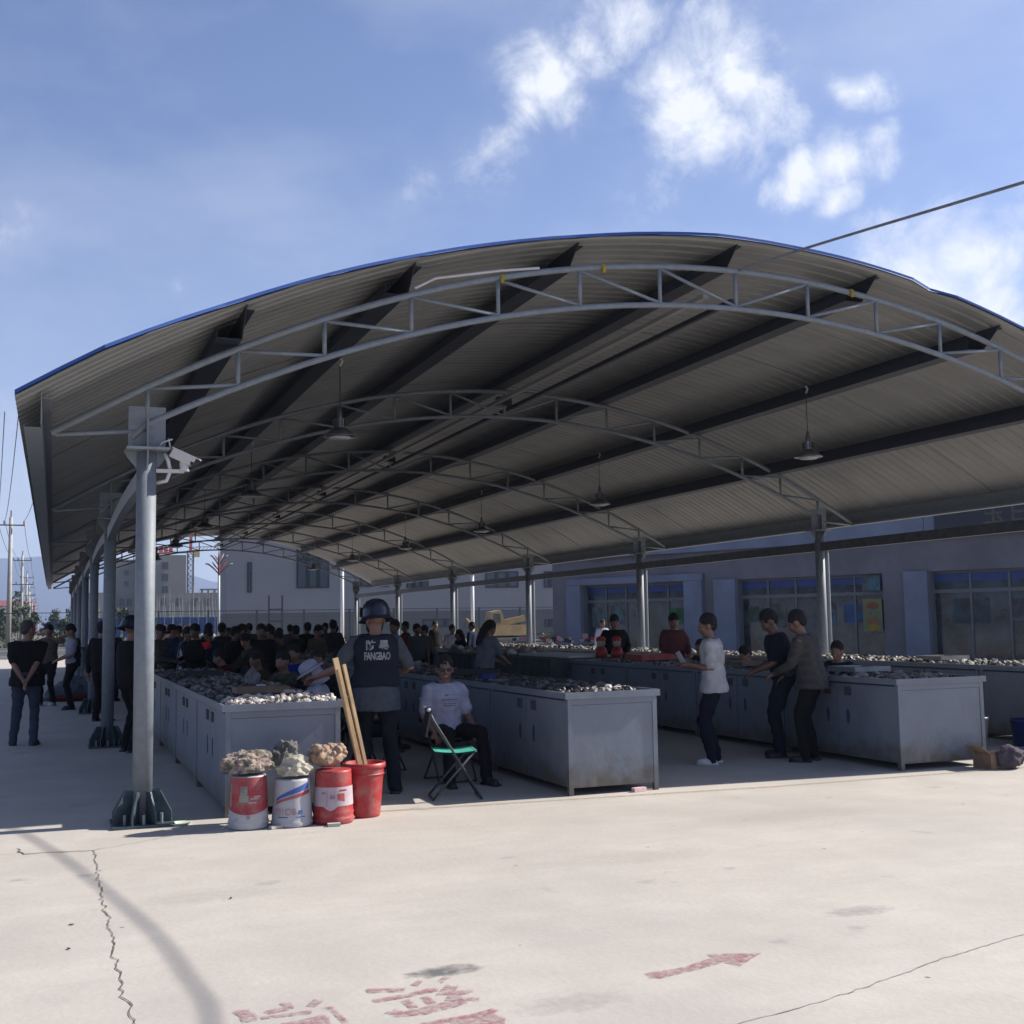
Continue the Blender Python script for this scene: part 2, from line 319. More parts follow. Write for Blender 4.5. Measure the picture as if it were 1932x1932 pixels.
def flush():
    dg = bpy.context.evaluated_depsgraph_get()
    for (o, fin, mt, off, wr, wf, post) in QUEUE:
        me = bpy.data.meshes.new_from_object(o.evaluated_get(dg)); me.name = fin.name
        me.materials.clear(); me.materials.append(mt)
        if wr:
            ns = [v.normal.copy() for v in me.vertices]
            for v, n in zip(me.vertices, ns):
                c = v.co
                if wf < 20: q = noise.noise(V((c.x * wf * .7, c.y * wf * .7, c.z * wf * 1.1 + c.x * 3)) + off); d = wr * (1.1 * (abs(q) * 2 - .5) + .6 * noise.noise(c * wf * 2.3 + off))
                else: d = wr * (noise.noise(c * wf + off) + .5 * noise.noise(c * wf * 2.3 + off))
                v.co = c + n * d
        me.polygons.foreach_set('use_smooth', [True] * len(me.polygons))
        old = fin.data; fin.data = me; bpy.data.meshes.remove(old)
        me.name = fin.name
        if post: post(fin)
    for q in QUEUE: bpy.data.objects.remove(q[0], do_unlink=True)
    for me in [m for m in bpy.data.meshes if m.users == 0]: bpy.data.meshes.remove(me)
TEXTS = []
def queue_text(body, size, name, mt, parent, fn, bold=0, align='CENTER', spacing=1.0):
    c = bpy.data.curves.new('t', 'FONT'); c.body = body; c.size = size; c.align_x = align; c.align_y = 'CENTER'; c.offset = bold; c.resolution_u = 2; c.space_character = spacing
    o = bpy.data.objects.new('t', c); col.objects.link(o)
    fin = put(name, bpy.data.meshes.new(name), parent); TEXTS.append((o, fin, mt, fn)); return fin
def flush_text():
    dg = bpy.context.evaluated_depsgraph_get()
    for (o, fin, mt, fn) in TEXTS:
        me = bpy.data.meshes.new_from_object(o.evaluated_get(dg)); bm = bmesh.new(); bm.from_mesh(me)
        bmesh.ops.triangulate(bm, faces=bm.faces); bmesh.ops.subdivide_edges(bm, edges=bm.edges, cuts=1)
        for v in bm.verts: v.co = fn(v.co.copy())
        bm.to_mesh(me); bm.free(); me.materials.clear(); me.materials.append(mt)
        old = fin.data; fin.data = me; bpy.data.meshes.remove(old); me.name = fin.name
    for q in TEXTS: bpy.data.objects.remove(q[0], do_unlink=True)

# ------------------------------------------------------------------ ground and far setting
def sheet(name, x0, y0, x1, y1, z, m, nx=1, ny=1):
    mb = MB(); vs = [(x0 + (x1 - x0) * i / nx, y0 + (y1 - y0) * j / ny, z) for j in range(ny + 1) for i in range(nx + 1)]
    mb.add(vs, [(j * (nx + 1) + i, j * (nx + 1) + i + 1, (j + 1) * (nx + 1) + i + 1, (j + 1) * (nx + 1) + i) for j in range(ny) for i in range(nx)])
    return struct(mb.build(name, m))
sheet('ground', -3400, -3400, 3400, 3400, -.02, M['dirt'])
sheet('concrete_yard', -60, -40, 80, 67, 0, M['conc'])
sheet('asphalt_road', -300, 69, 300, 96, -.008, M['asphalt'])
mb = MB()
for y in (71, 94.3): mb.b2((-300, y, -.006), (300, y + .35, -.003))
mb.build('road_line', M['white']).__setitem__('kind', 'structure')
mb = MB(); mb.b2((-60, 67, -.1), (80, 67.3, .16)); struct(mb.build('kerb', M['pole']))
mb = MB()
for i in range(70): mb.b2((-60 + i * 2, 68.1, .0), (-59 + i * 2, 68.5, .28))
mb.b2((-60, 68.15, .28), (80, 68.45, .40)); struct(mb.build('low_wall', M['pole']))
mb = MB()     # far verge, slightly raised
mb.b2((-300, 96.5, -.1), (300, 97, .15)); struct(mb.build('far_kerb', M['pole']))

def ribbon(pts, wd, z, jit=0):
    L, Rr = [], []; fine = []
    for a, b in zip(pts, pts[1:]):
        a, b = V(a), V(b); n = max(2, int((b - a).length / .035))
        for i in range(n): fine.append(a.lerp(b, i / n))
    fine.append(V(pts[-1])); vs = []; k = 0
    for i, q in enumerate(fine):
        d = (fine[min(i + 1, len(fine) - 1)] - fine[max(i - 1, 0)]).normalized(); nn = V((-d.y, d.x))
        o = nn * (noise.noise(V((q.x * 14, q.y * 14, 3))) * jit + noise.noise(V((q.x * 45, q.y * 45, 9))) * jit * .6)
        ww = wd * (.45 + .9 * abs(noise.noise(V((q.x * 9, q.y * 9, 5)))) + .6 * abs(noise.noise(V((q.x * 40, q.y * 40, 1)))))
        vs += [(q.x + o.x + nn.x * ww, q.y + o.y + nn.y * ww, z), (q.x + o.x - nn.x * ww, q.y + o.y - nn.y * ww, z)]
    return vs, [(2 * i, 2 * i + 1, 2 * i + 3, 2 * i + 2) for i in range(len(fine) - 1)]
C1 = [(-.22, 9.42), (-.16, 9.17), (-.04, 9.16), (.13, 9.13), (.31, 9.09)]
C2 = [(.31, 9.09), (.30, 8.4), (.30, 7.72), (.30, 7.28), (.31, 6.65), (.31, 6.32), (.31, 5.84), (.32, 5.5), (.33, 5.12), (.35, 4.2)]
mb = MB(); mb.add(*ribbon(C1, .007, .0035, .035)); mb.add(*ribbon(C2, .0035, .004, .028))
struct(mb.build('ground_crack', M['crack']))
mb = MB(); mb.add(*ribbon([(2.0, 4.05), (2.54, 4.12), (2.85, 4.17), (3.31, 4.29), (3.81, 4.46), (4.55, 4.65), (6, 5.0)], .0035, .0035, .012))
mb.add(*ribbon([(-1.5, 9.0), (-.32, 9.23), (.31, 9.12), (.61, 9.27), (.98, 9.52), (1.4, 9.8)], .004, .0045, .03))
struct(mb.build('slab_joint', mat('joint_dirt', (.20, .185, .165), .9, c2=(.36, .33, .30), scale=3, lo=.4, hi=.6)))
def flat(polys, z, name, m):
    bm = bmesh.new()
    for pl in polys:
        f = bm.faces.new([bm.verts.new((x, y, z)) for x, y in pl])
    bmesh.ops.triangulate(bm, faces=bm.faces[:]); bmesh.ops.recalc_face_normals(bm, faces=bm.faces[:])
    for f in bm.faces:
        if f.normal.z < 0: f.normal_flip()
    me = bpy.data.meshes.new(name); bm.to_mesh(me); bm.free(); me.materials.append(m); o = put(name, me); return struct(o)
flat([[(1.3, 5.14), (1.3, 5.1), (1.45, 5.05), (1.47, 5.1), (1.45, 5.11), (1.31, 5.16)], [(1.29, 4.99), (1.3, 4.96), (1.43, 4.97), (1.59, 5.0), (1.6, 5.03), (1.59, 5.06), (1.44, 5.02), (1.3, 5.01)], [(1.5, 5.13), (1.53, 5.1), (1.57, 5.16), (1.55, 5.19)], [(1.62, 5.13), (1.64, 5.1), (1.7, 5.16), (1.67, 5.18)],
      [(1.30, 4.82), (1.33, 4.75), (1.45, 4.73), (1.60, 4.77), (1.66, 4.80), (1.64, 4.86), (1.52, 4.84), (1.38, 4.80), (1.35, 4.85)],
      [(1.41, 4.82), (1.45, 4.83), (1.44, 4.95), (1.40, 4.94)], [(1.49, 4.845), (1.54, 4.855), (1.525, 4.95), (1.49, 4.95)], [(1.575, 4.865), (1.71, 4.80), (1.72, 4.84), (1.66, 4.88), (1.61, 4.93)], [(1.56, 4.95), (1.61, 4.935), (1.66, 4.90), (1.73, 4.93), (1.72, 4.96), (1.66, 4.97), (1.69, 5.03), (1.65, 5.07), (1.61, 5.02)],
      [(1.4, 4.64), (1.5, 4.65), (1.63, 4.66), (1.72, 4.69), (1.74, 4.65), (1.71, 4.63), (1.73, 4.55), (1.68, 4.44), (1.36, 4.51)],
      [(.72, 5.09), (.75, 5.11), (.79, 5.09), (.81, 4.99), (.8, 4.94), (.74, 4.94), (.74, 5.02)], [(.84, 5.03), (.86, 5.0), (.95, 5.02), (.97, 5.03), (.97, 5.11), (.92, 5.12), (.93, 5.07), (.85, 5.05)], [(1.02, 5.04), (1.05, 5.01), (1.1, 5.07), (1.07, 5.12)], [(.82, 4.95), (1.02, 4.935), (1.03, 4.97), (1.01, 4.98), (.82, 4.98)], [(1.07, 4.99), (1.1, 4.95), (1.11, 4.77), (1.14, 4.76), (1.12, 4.99)], [(.88, 4.87), (1.02, 4.89), (1.05, 4.91), (1.08, 4.86), (1.06, 4.72), (.86, 4.76)]],
     .004, 'painted_ground_lettering', M['red'])
flat([[(2.52, 4.85), (2.51, 4.78), (2.55, 4.76), (2.77, 4.805), (2.93, 4.85), (2.925, 4.94), (2.72, 4.86), (2.54, 4.86)], [(2.931, 4.85), (2.97, 4.77), (3.18, 4.91), (2.93, 5.0), (2.926, 4.94)]], .004, 'painted_ground_arrow', M['red'])
flat([[(2.62, 9.80), (6.4, 9.48), (9.4, 9.45), (9.4, 9.52), (6.4, 9.56), (2.62, 9.88)]], .004, 'yellow_line', M['yellow'])

# mountains far off
mb = MB(); nA = 90; rows = 4
for j in range(rows):
    for i in range(nA + 1):
        az = -32 + 95 * i / nA; a = R(az); d = 2750 + 170 * j
        v = V((math.sin(a) * d, math.cos(a) * d)); hgt = 172 + 34 * noise.noise(V((az * .22, 1.3, 0))) + 14 * noise.noise(V((az * .9, 4, 0))) + 5 * noise.noise(V((az * 2.7, 7, 0)))
        if az > 3: hgt -= min(48, (az - 3) * 9) * (1 if az < 8 else max(0, 1 - (az - 8) / 5))
        z = hgt * (0, .62, .9, 1)[j] + (noise.noise(V((az * .8, j * 3.1, 2))) * 16 if 0 < j < 3 else 0)
        mb.v.append(V((v.x, v.y, z - (1 if j == 0 else 0))))
for j in range(rows - 1):
    for i in range(nA): mb.f.append((j * (nA + 1) + i, j * (nA + 1) + i + 1, (j + 1) * (nA + 1) + i + 1, (j + 1) * (nA + 1) + i)); mb.mi.append(0)
struct(mb.build('mountains', M['mount'], smooth=True))

# haze
mb = MB(); mb.b2((-3450, -3450, -1.1), (3450, 3450, 262)); hz = stuff(mb.build('haze', mat('haze_air', (1, 1, 1))))
hm = MATS['haze_air'].node_tree; hm.nodes.clear(); pv = N(hm, 'ShaderNodeVolumePrincipled'); pv.inputs['Color'].default_value = (.55, .70, 1, 1); pv.inputs['Density'].default_value = .00034; pv.inputs['Anisotropy'].default_value = .2
ho = N(hm, 'ShaderNodeOutputMaterial'); hm.links.new(pv.outputs[0], ho.inputs['Volume'])

# ------------------------------------------------------------------ market shed
XL, XR, XC, Y1, BAY, HC = .70, 12.345, 6.52, 10.13, 6.686, 3.084
NX = [.70, 1.45, 2.21, 3.02, 3.88, 4.74, 5.63, 6.52]; NX = NX + [2 * XC - x for x in NX[-2::-1]]
def ztop(x): return 5.18 - 1.56 * ((x - XC) / 5.82) ** 2
def zbot(x): return ztop(x) - (.40 - .08 * ((x - XC) / 5.82) ** 2)
def zroof(x): return ztop(x) + .27
shed = thing('market_shed', 'long open market shed with arched blue-edged roof on grey-blue steel columns', 'shed', (XC, Y1, 0))
YB = Y1 + 6 * BAY + .9
FRONT = [(-.30, 9.17), (.33, 9.12), (1.32, 9.49), (2.99, 9.86), (3.9, 9.98), (4.74, 10.03), (5.6, 9.98), (6.2, 9.94), (7.1, 9.98), (8.26, 9.98), (8.74, 9.98), (8.98, 10.08), (9.15, 10.0), (10.54, 10.0), (10.9, 9.62), (13.4, 9.4)]  # unseen right end juts forward, shaped to shade the floor between counters
def yfront(x):
    for (a, b), (c, d) in zip(FRONT, FRONT[1:]):
        if x <= c: return b + (d - b) * max(0, (x - a)) / (c - a)
    return FRONT[-1][1]
XE0, XE1 = -.30, 2 * XC + .30
NS = 44
xs = [XE0 + (XE1 - XE0) * i / NS for i in range(NS + 1)]
PW = .8
def panel(y0, y1, first):
    prof = []; y = y0
    if first: prof = None
    n = int(round((y1 - y0) / .2)); pr = []
    for k in range(n):
        b = y0 + k * .2; hh_ = .026 if first else .014; pr += [(b, 0), (b + .022, hh_), (b + .052, hh_), (b + .074, 0)]
    pr.append((y1, 0))
    for layer in (0, 1):
        mb = MB(); m = len(pr)
        for x in xs:
            z = zroof(x) + (.012 if layer else 0)
            if first:
                yf = yfront(x) - .0
                for (b, h) in pr:
                    bb = max(b, yf); mb.v.append(V((x, bb, z + (h if b >= yf else 0))))
            else:
                for (b, h) in pr: mb.v.append(V((x, b, z + h)))
        for i in range(NS):
            for j in range(m - 1):
                a = i * m + j; f = (a, a + 1, a + m + 1, a + m)
                va, vb = mb.v[a], mb.v[a + 1]; vc, vd = mb.v[a + m], mb.v[a + m + 1]
                if (vb.y - va.y) < 1e-5 and (vd.y - vc.y) < 1e-5: continue
                mb.f.append(f if not layer else f[::-1]); mb.mi.append(0)
        yield mb
first_end = 10.4
P0 = None; cnt = 0
pb = list(panel(9.0, first_end, True))
rp = pb[0].build('roof_panel', M['sheetlo'], shed); pb[1].build('upper_sheet', M['sheetup'], rp)
mb = MB()   # thin folded blue edge along the front of the sheet
for a, b in zip(xs, xs[1:]):
    ya, yb = yfront(a), yfront(b)
    mb.add([(a, ya - .012, zroof(a) + .012), (b, yb - .012, zroof(b) + .012), (b, yb - .012, zroof(b) + .040), (a, ya - .012, zroof(a) + .040), (a, ya + .03, zroof(a) + .040), (b, yb + .03, zroof(b) + .040)], [(0, 1, 2, 3), (3, 2, 5, 4)])
mb.build('edge_flashing', M['sheetup'], rp)
pb = list(panel(first_end, first_end + PW, False))
p1 = pb[0].build('roof_panel', M['sheetlo'], shed); q1 = pb[1].build('upper_sheet', M['sheetup'], p1)
npan = int((YB - first_end) / PW) + 1
for i in range(1, npan):
    c = p1.copy(); col.objects.link(c); c.parent = shed; c.location = (0, i * PW, 0)
    c.location.z = rnd.uniform(0, .008)
    d = q1.copy(); col.objects.link(d); d.parent = c
YB = first_end + npan * PW
# purlins (Z-sections) on every second node plus the eaves
PX = [-.12, NX[1], NX[3], NX[5], NX[7], NX[9], NX[11], NX[13], 2 * XC + .12]
for k, x in enumerate(PX):
    mb = MB(); yf = yfront(x) + (.10 if 0 < k < 8 else .35); zt = zroof(x) - .004; zb = ztop(x) + .034
    if k in (0, 8): zb = zt - .24
    sg = 1 if x <= XC else -1
    sl_ = -2 * 1.56 * (x - XC) / 5.82 ** 2
    yb_ = YB - .4
    mb.add([(x - .004, yf, zt), (x + .004, yf, zt), (x + .004, yf + (.28 if 0 < k < 8 else .1), zb), (x - .004, yf + (.28 if 0 < k < 8 else .1), zb), (x - .004, yb_, zt), (x + .004, yb_, zt), (x + .004, yb_, zb), (x - .004, yb_, zb)],
           [(0, 1, 2, 3), (7, 6, 5, 4), (0, 4, 5, 1), (3, 2, 6, 7), (0, 3, 7, 4), (1, 5, 6, 2)])
    fw = .21 if 0 < k < 8 else .13; mb.b2((x - fw, yf + .3, zb), (x - .0045, yb_, zb + .006)); mb.b2((x - fw, yf + .3, zb + .0061), (x - fw + .006, yb_, zb + (.10 if 0 < k < 8 else .03)))
    mb.b2((x + .0045, yf + .05, zt - .012 - abs(sl_) * .06), (x + .07, yb_, zt - .004 - abs(sl_) * .06))
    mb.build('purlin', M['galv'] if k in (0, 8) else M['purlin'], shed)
# one truss with parts, copied down the shed
def truss(y):
    mb = MB(); ex = [-.05] + [NX[0] + (NX[-1] - NX[0]) * i / 40 for i in range(41)] + [2 * XC + .05]
    fr = lambda x: (x, y, ztop(x) + .0)
    mb.tube([(x, y, ztop(x)) for x in ex], .031, 10)
    tr = mb.build('roof_truss', M['galv'], shed, smooth=True)
    mb = MB(); xb = [NX[0] + .0 + (NX[-1] - NX[0]) * i / 36 for i in range(37)]
    mb.tube([(NX[0] - .12, y, 3.17)] + [(x, y, zbot(x)) for x in xb] + [(NX[-1] + .12, y, 3.17)], .029, 10); mb.build('bottom_chord', M['galv'], tr, smooth=True)
    for i, x in enumerate(NX):
        mb = MB(); mb.tube([(x, y, zbot(x)), (x, y, ztop(x))], .021, 8); mb.build('vertical_strut', M['galv'], tr, smooth=True)
        if i < 7:
            mb = MB(); mb.tube([(x, y, ztop(x) - .02), (NX[i + 1], y, zbot(NX[i + 1]) + .02)], .018, 8); mb.build('diagonal_strut', M['galv'], tr, smooth=True)
            j = 14 - i; mb = MB(); mb.tube([(NX[j], y, ztop(NX[j]) - .02), (NX[j - 1], y, zbot(NX[j - 1]) + .02)], .018, 8); mb.build('diagonal_strut', M['galv'], tr, smooth=True)
    for sx, x0, x1 in ((1, -.02, XL), (-1, 2 * XC + .02, XR)):
        mb = MB(); mb.tube([(x0, y, ztop(x0) - .03), (x1, y, 3.24)], .019, 8); mb.build('end_strut', M['galv'], tr, smooth=True)
    return tr
def column(x, y, right):
    mb = MB(); mb.tube([(x, y, .02), (x, y, HC - .02)], .08, 24); c = mb.build('column', M['galv'], shed, smooth=True)
    mb = MB(); mb.b2((x - .17, y - .17, HC - .022), (x + .17, y + .17, HC))
    for k in range(4):
        a = k * math.pi / 2; dx, dy = math.cos(a), math.sin(a); px, py = -dy * .006, dx * .006
        mb.add([(x + dx * .078 + px, y + dy * .078 + py, HC - .023), (x + dx * .165 + px, y + dy * .165 + py, HC - .023), (x + dx * .165 + px, y + dy * .165 + py, HC - .06), (x + dx * .078 + px, y + dy * .078 + py, HC - .17),
                (x + dx * .078 - px, y + dy * .078 - py, HC - .023), (x + dx * .165 - px, y + dy * .165 - py, HC - .023), (x + dx * .165 - px, y + dy * .165 - py, HC - .06), (x + dx * .078 - px, y + dy * .078 - py, HC - .17)],
               [(0, 1, 2, 3), (7, 6, 5, 4), (0, 4, 5, 1), (1, 5, 6, 2), (2, 6, 7, 3), (3, 7, 4, 0)])
    mb.build('cap_plate', M['galv'], c)
    mb = MB(); mb.b2((x - .15, y - .012, HC + .001), (x + .15, y - .002, HC + .36)); mb.b2((x - .008, y - .11, HC + .001), (x + .008, y - .0125, HC + .26)); mb.build('gusset_plate', M['galv'], c)
    mb = MB(); mb.b2((x - .24, y - .24, .003), (x + .24, y + .24, .022)); mb.build('base_plate', M['base'], c)
    for k in range(8):
        a = k * math.pi / 4 + .39; dx, dy = math.cos(a), math.sin(a); px, py = -dy * .007, dx * .007
        pf = [(.078, .0225), (.245, .0225), (.245, .10), (.15, .27), (.078, .27)]
        mb = MB(); mb.add([(x + dx * r + px, y + dy * r + py, z) for r, z in pf] + [(x + dx * r - px, y + dy * r - py, z) for r, z in pf],
                          [(0, 1, 2, 3, 4), (9, 8, 7, 6, 5)] + [(i, (i + 1) % 5 + 0, (i + 1) % 5 + 5, i + 5) for i in range(5)])
        mb.build('base_fin', M['base'], c)
    for k in range(8):
        a = k * math.pi / 4; mb = MB(); mb.tube([(x + .2 * math.cos(a), y + .2 * math.sin(a), .022), (x + .2 * math.cos(a), y + .2 * math.sin(a), .10)], .013, 6); mb.build('anchor_bolt', M['galv'], c)
    return c
def beam(x, y0, y1):
    mb = MB(); n = 12
    for i in range(n):
        a, b = i / n, (i + 1) / n; f = lambda t: (x, y0 + (y1 - y0) * t, 2.87 + .06 * math.sin(math.pi * t) if x < 2 else 2.79)
        mb.bar(f(a), f(b), .09, .15)
    return mb.build('tie_beam', M['galv'] if x < 2 else M['darksteel'], shed)
def shift(o, dy):
    c = o.copy(); col.objects.link(c); c.parent = o.parent; c.location = V(o.location) + V((0, dy, 0))
    for ch in o.children: d = ch.copy(); col.objects.link(d); d.parent = c
t0 = truss(Y1); cl = column(XL, Y1, 0); cr = column(XR, Y1, 1); bl = beam(XL, Y1 + .08, Y1 + BAY - .08); br = beam(XR, Y1 + .08, Y1 + BAY - .08)
dp = MB(); dp.tube([(XR + .15, Y1 + .02, .02), (XR + .15, Y1 + .02, 2.72), (XR + .13, Y1 + .02, 2.80)], .042, 12); dpo = dp.build('downpipe', M['galv'], shed, smooth=True)
for i in range(1, 7):
    for o in (t0, cl, cr, dpo): shift(o, i * BAY)
    if i < 6:
        for o in (bl, br): shift(o, i * BAY)
mb = MB(); mb.bar((XC - .16, yfront(XC) + .5, 4.99), (XC - .16, YB - .4, 4.99), .07, .05); mb.build('cable_tray', M['sheetlo'], shed)
mb = MB(); mb.bar((XC + .10, yfront(XC) + .4, 4.93), (XC + .10, YB - .4, 4.93), .05, .05); mb.build('ridge_tube', M['purlin'], shed)
for i in range(1, 7):
    mb = MB(); mb.box((XC - .03, Y1 + i * BAY - .05, 5.02), (.22, .14, .13)); mb.build('junction_box', M['black'], shed)
for x in (3.9, 4.98, 7.95):
    mb = MB(); z = ztop(x); mb.tube([(x, Y1 - .01, z - .01), (x + .035, Y1 - .01, z)], .038, 8); mb.box((x + .01, Y1 - .045, z - .04), (.03, .012, .05)); mb.build('yellow_tie', plain('yellow_rag', (.30, .22, .02)), shed)
mb = MB(); mb.tube([(3.05, Y1 - .03, ztop(3.05) + .05), (3.25, Y1 - .03, ztop(3.25) + .10), (3.9, Y1 - .03, ztop(3.9) + .06), (4.3, Y1 - .03, ztop(4.3) + .035)], .013, 6); mb.build('white_conduit', M['white'], shed)
# eave gutter strip on the far end and the left eave drop edge
cp = [V(q) for q in ((6.30, 10.3, 5.02), (XC + .03, Y1 - .04, 5.18), (6.74, 9.45, 5.19), (6.88, 8.52, 5.13), (6.95, 7.36, 5.01), (6.98, 6.19, 4.88), (6.93, 5.34, 4.78), (6.82, 4.60, 4.68), (6.6, 3.2, 4.7), (6.3, 1.2, 5.0), (6.0, -1.5, 5.7), (5.6, -6, 7.4))]
path = []
for i in range(1, len(cp) - 2):
    for k in range(8):
        t_ = k / 8; a_, b_, c_, d_ = cp[i - 1], cp[i], cp[i + 1], cp[i + 2]; path.append(.5 * ((2 * b_) + (c_ - a_) * t_ + (2 * a_ - 5 * b_ + 4 * c_ - d_) * t_ ** 2 + (3 * b_ - a_ - 3 * c_ + d_) * t_ ** 3))
mb = MB(); mb.tube(path + [cp[-2], cp[-1]], .014, 8)
tag(mb.build('overhead_cable', plain('grey_cable_sleeve', (.16, .17, .19)), None, smooth=True), 'thick slack cable running from the shed ridge up to the right edge of the picture', 'cable')
mb = MB(); mb.tube([(5.6, -6, 0), (5.6, -6, 8)], .14, 12)
tag(mb.build('cable_pole', M['pole'], None, smooth=True), 'pale concrete pole carrying the slack cable behind the photographer', 'pole')

# pendant lamps
def lamp(x, y, label):
    zt = ztop(x) + .03
    t = thing('pendant_lamp', label, 'lamp', (x, y, 3.78), 'pendant lamps hanging under the shed roof')
    mb = MB(); mb.lathe([(.0, .0), (.195, .0), (.20, .008), (.11, .085), (.07, .11), (0, .11)], (x, y, 3.80), 28); mb.build('lamp_shade', M['chrome'], t, smooth=True)
    mb = MB(); mb.lathe([(0, 0), (.13, 0), (.12, -.02), (0, -.025)], (x, y, 3.80), 20); mb.build('lens', M['white'], t, smooth=True)
    mb = MB(); mb.lathe([(.065, .112), (.065, .22), (.0, .22)], (x, y, 3.80), 16)
    for k in range(14):
        a = k * math.pi / 7; mb.box((x + .075 * math.cos(a), y + .075 * math.sin(a), 3.965), (.028, .008, .09), a)
    mb.build('heat_sink', M['chrome'], t)
    mb = MB(); mb.lathe([(.03, .22), (.03, .30), (.018, .32), (.018, .36), (0, .36)], (x, y, 3.80), 12); mb.build('socket', M['chrome'], t, smooth=True)
    mb = MB(); mb.tube([(x, y, 4.16), (x, y, zt)], .006, 6); mb.build('cord', M['black'], t)
    mb = MB(); mb.tube([(x, y, zt - .02), (x + .03, y, zt + .04), (x, y, zt + .08)], .014, 6); mb.build('hook', M['white'], t)
ordn = ['first', 'second', 'third', 'fourth', 'fifth', 'sixth']
for i in range(6):
    for x, side in ((3.12, 'left'), (9.75, 'right')):
        lamp(x, 13.45 + i * BAY, 'metal pendant work lamp, %s from the front in the %s row under the shed roof' % (ordn[i], side))

# security camera on the first column
t = thing('security_camera', 'white security camera on a bracket at the top of the front left column', 'security camera', (.78, 10.1, 2.95))
mb = MB(); mb.bar((.775, 10.1, 2.90), (1.0, 10.08, 2.90), .035, .03); mb.build('bracket', M['white'], t)
mb = MB(); mb.tube([(.77, 10.13, 2.80), (.86, 10.11, 2.82), (.89, 10.10, 2.90), (.87, 10.09, 2.99), (.84, 10.1, 3.05)], .017, 8); mb.build('cable_conduit', M['white'], t, smooth=True)
mb = MB(); mb.lathe([(0, 0), (.045, 0), (.035, .03), (.04, .07), (.028, .10), (0, .10)], (1.0, 10.08, 2.90), 14); mb.build('ball_mount', M['white'], t, smooth=True)
ax = V((.86, -.25, -.42)).normalized(); cc = V((.98, 10.08, 3.02)); upv = V((0, 0, 1)); sdv = ax.cross(upv).normalized(); uu = sdv.cross(ax)
mb = MB(); mb.bar(cc - ax * .09, cc + ax * .09, .075, .075); mb.build('housing', M['white'], t)
mb = MB(); mb.bar(cc - ax * .10 + uu * .044, cc + ax * .15 + uu * .044, .092, .008); mb.bar(cc - ax * .08 + uu * .02 + sdv * .042, cc + ax * .12 + uu * .02 + sdv * .042, .006, .04); mb.build('sun_visor', M['white'], t)
mb = MB(); mb.tube([cc + ax * .091, cc + ax * .097], .028, 16); mb.build('lens', M['black'], t)
mb = MB(); mb.tube([cc - ax * .11 + uu * .02, cc - ax * .17 + uu * .10, V((.90, 10.08, 3.17)), V((.82, 10.09, 3.14)), V((.79, 10.1, 3.09))], .007, 6); mb.build('cable', M['white'], t, smooth=True)

# ------------------------------------------------------------------ people
I3 = Matrix.Identity(3)
def ik(a, b, l1, l2, pole):
    a, b = V(a), V(b); d = b - a; L = min(d.length, (l1 + l2) * .995); dn = d.normalized(); b = a + dn * L
    x = (l1 * l1 - l2 * l2 + L * L) / (2 * L); h = math.sqrt(max(0, l1 * l1 - x * x)); p = V(pole); p = (p - dn * p.dot(dn)).normalized()
    return a + dn * x + p * h, b
def hand(mb, wr, d, side, curl=.5, nrm=None):
    d = d.normalized(); n = V(nrm) if nrm else V((0, -.3, -1)); n = (n - d * n.dot(d))
    n = n.normalized() if n.length > .05 else d.cross(V((1, 0, 0))).normalized()
    s = d.cross(n).normalized() * side
    rot = Matrix((s, d, n)).transposed()
    mb.ell(wr + d * .05, (.041, .055, .017), rot); mb.rtube([wr - d * .02, wr + d * .03], [.025, .028], 8)
    for k, (o, L) in enumerate(((-.031, .062), (-.011, .075), (.011, .080), (.031, .070))):
        b = wr + d * .092 + s * o; q = (d + s * o * 4.0).normalized(); c1 = (q + n * curl * .7).normalized(); c2 = (q * .8 + n * curl * 1.6).normalized()
        mb.rtube([b - d * .015, b, b + c1 * L * .5, b + c1 * L * .5 + c2 * L * .5], [.010, .0098, .009, .0075], 7)
    b = wr + d * .035 + s * .036; c1 = (d * .75 + s * .75 + n * .3).normalized(); mb.rtube([b - s * .01, b + c1 * .035, b + c1 * .035 + (d + n * .3).normalized() * .03], [.013, .012, .010], 7)
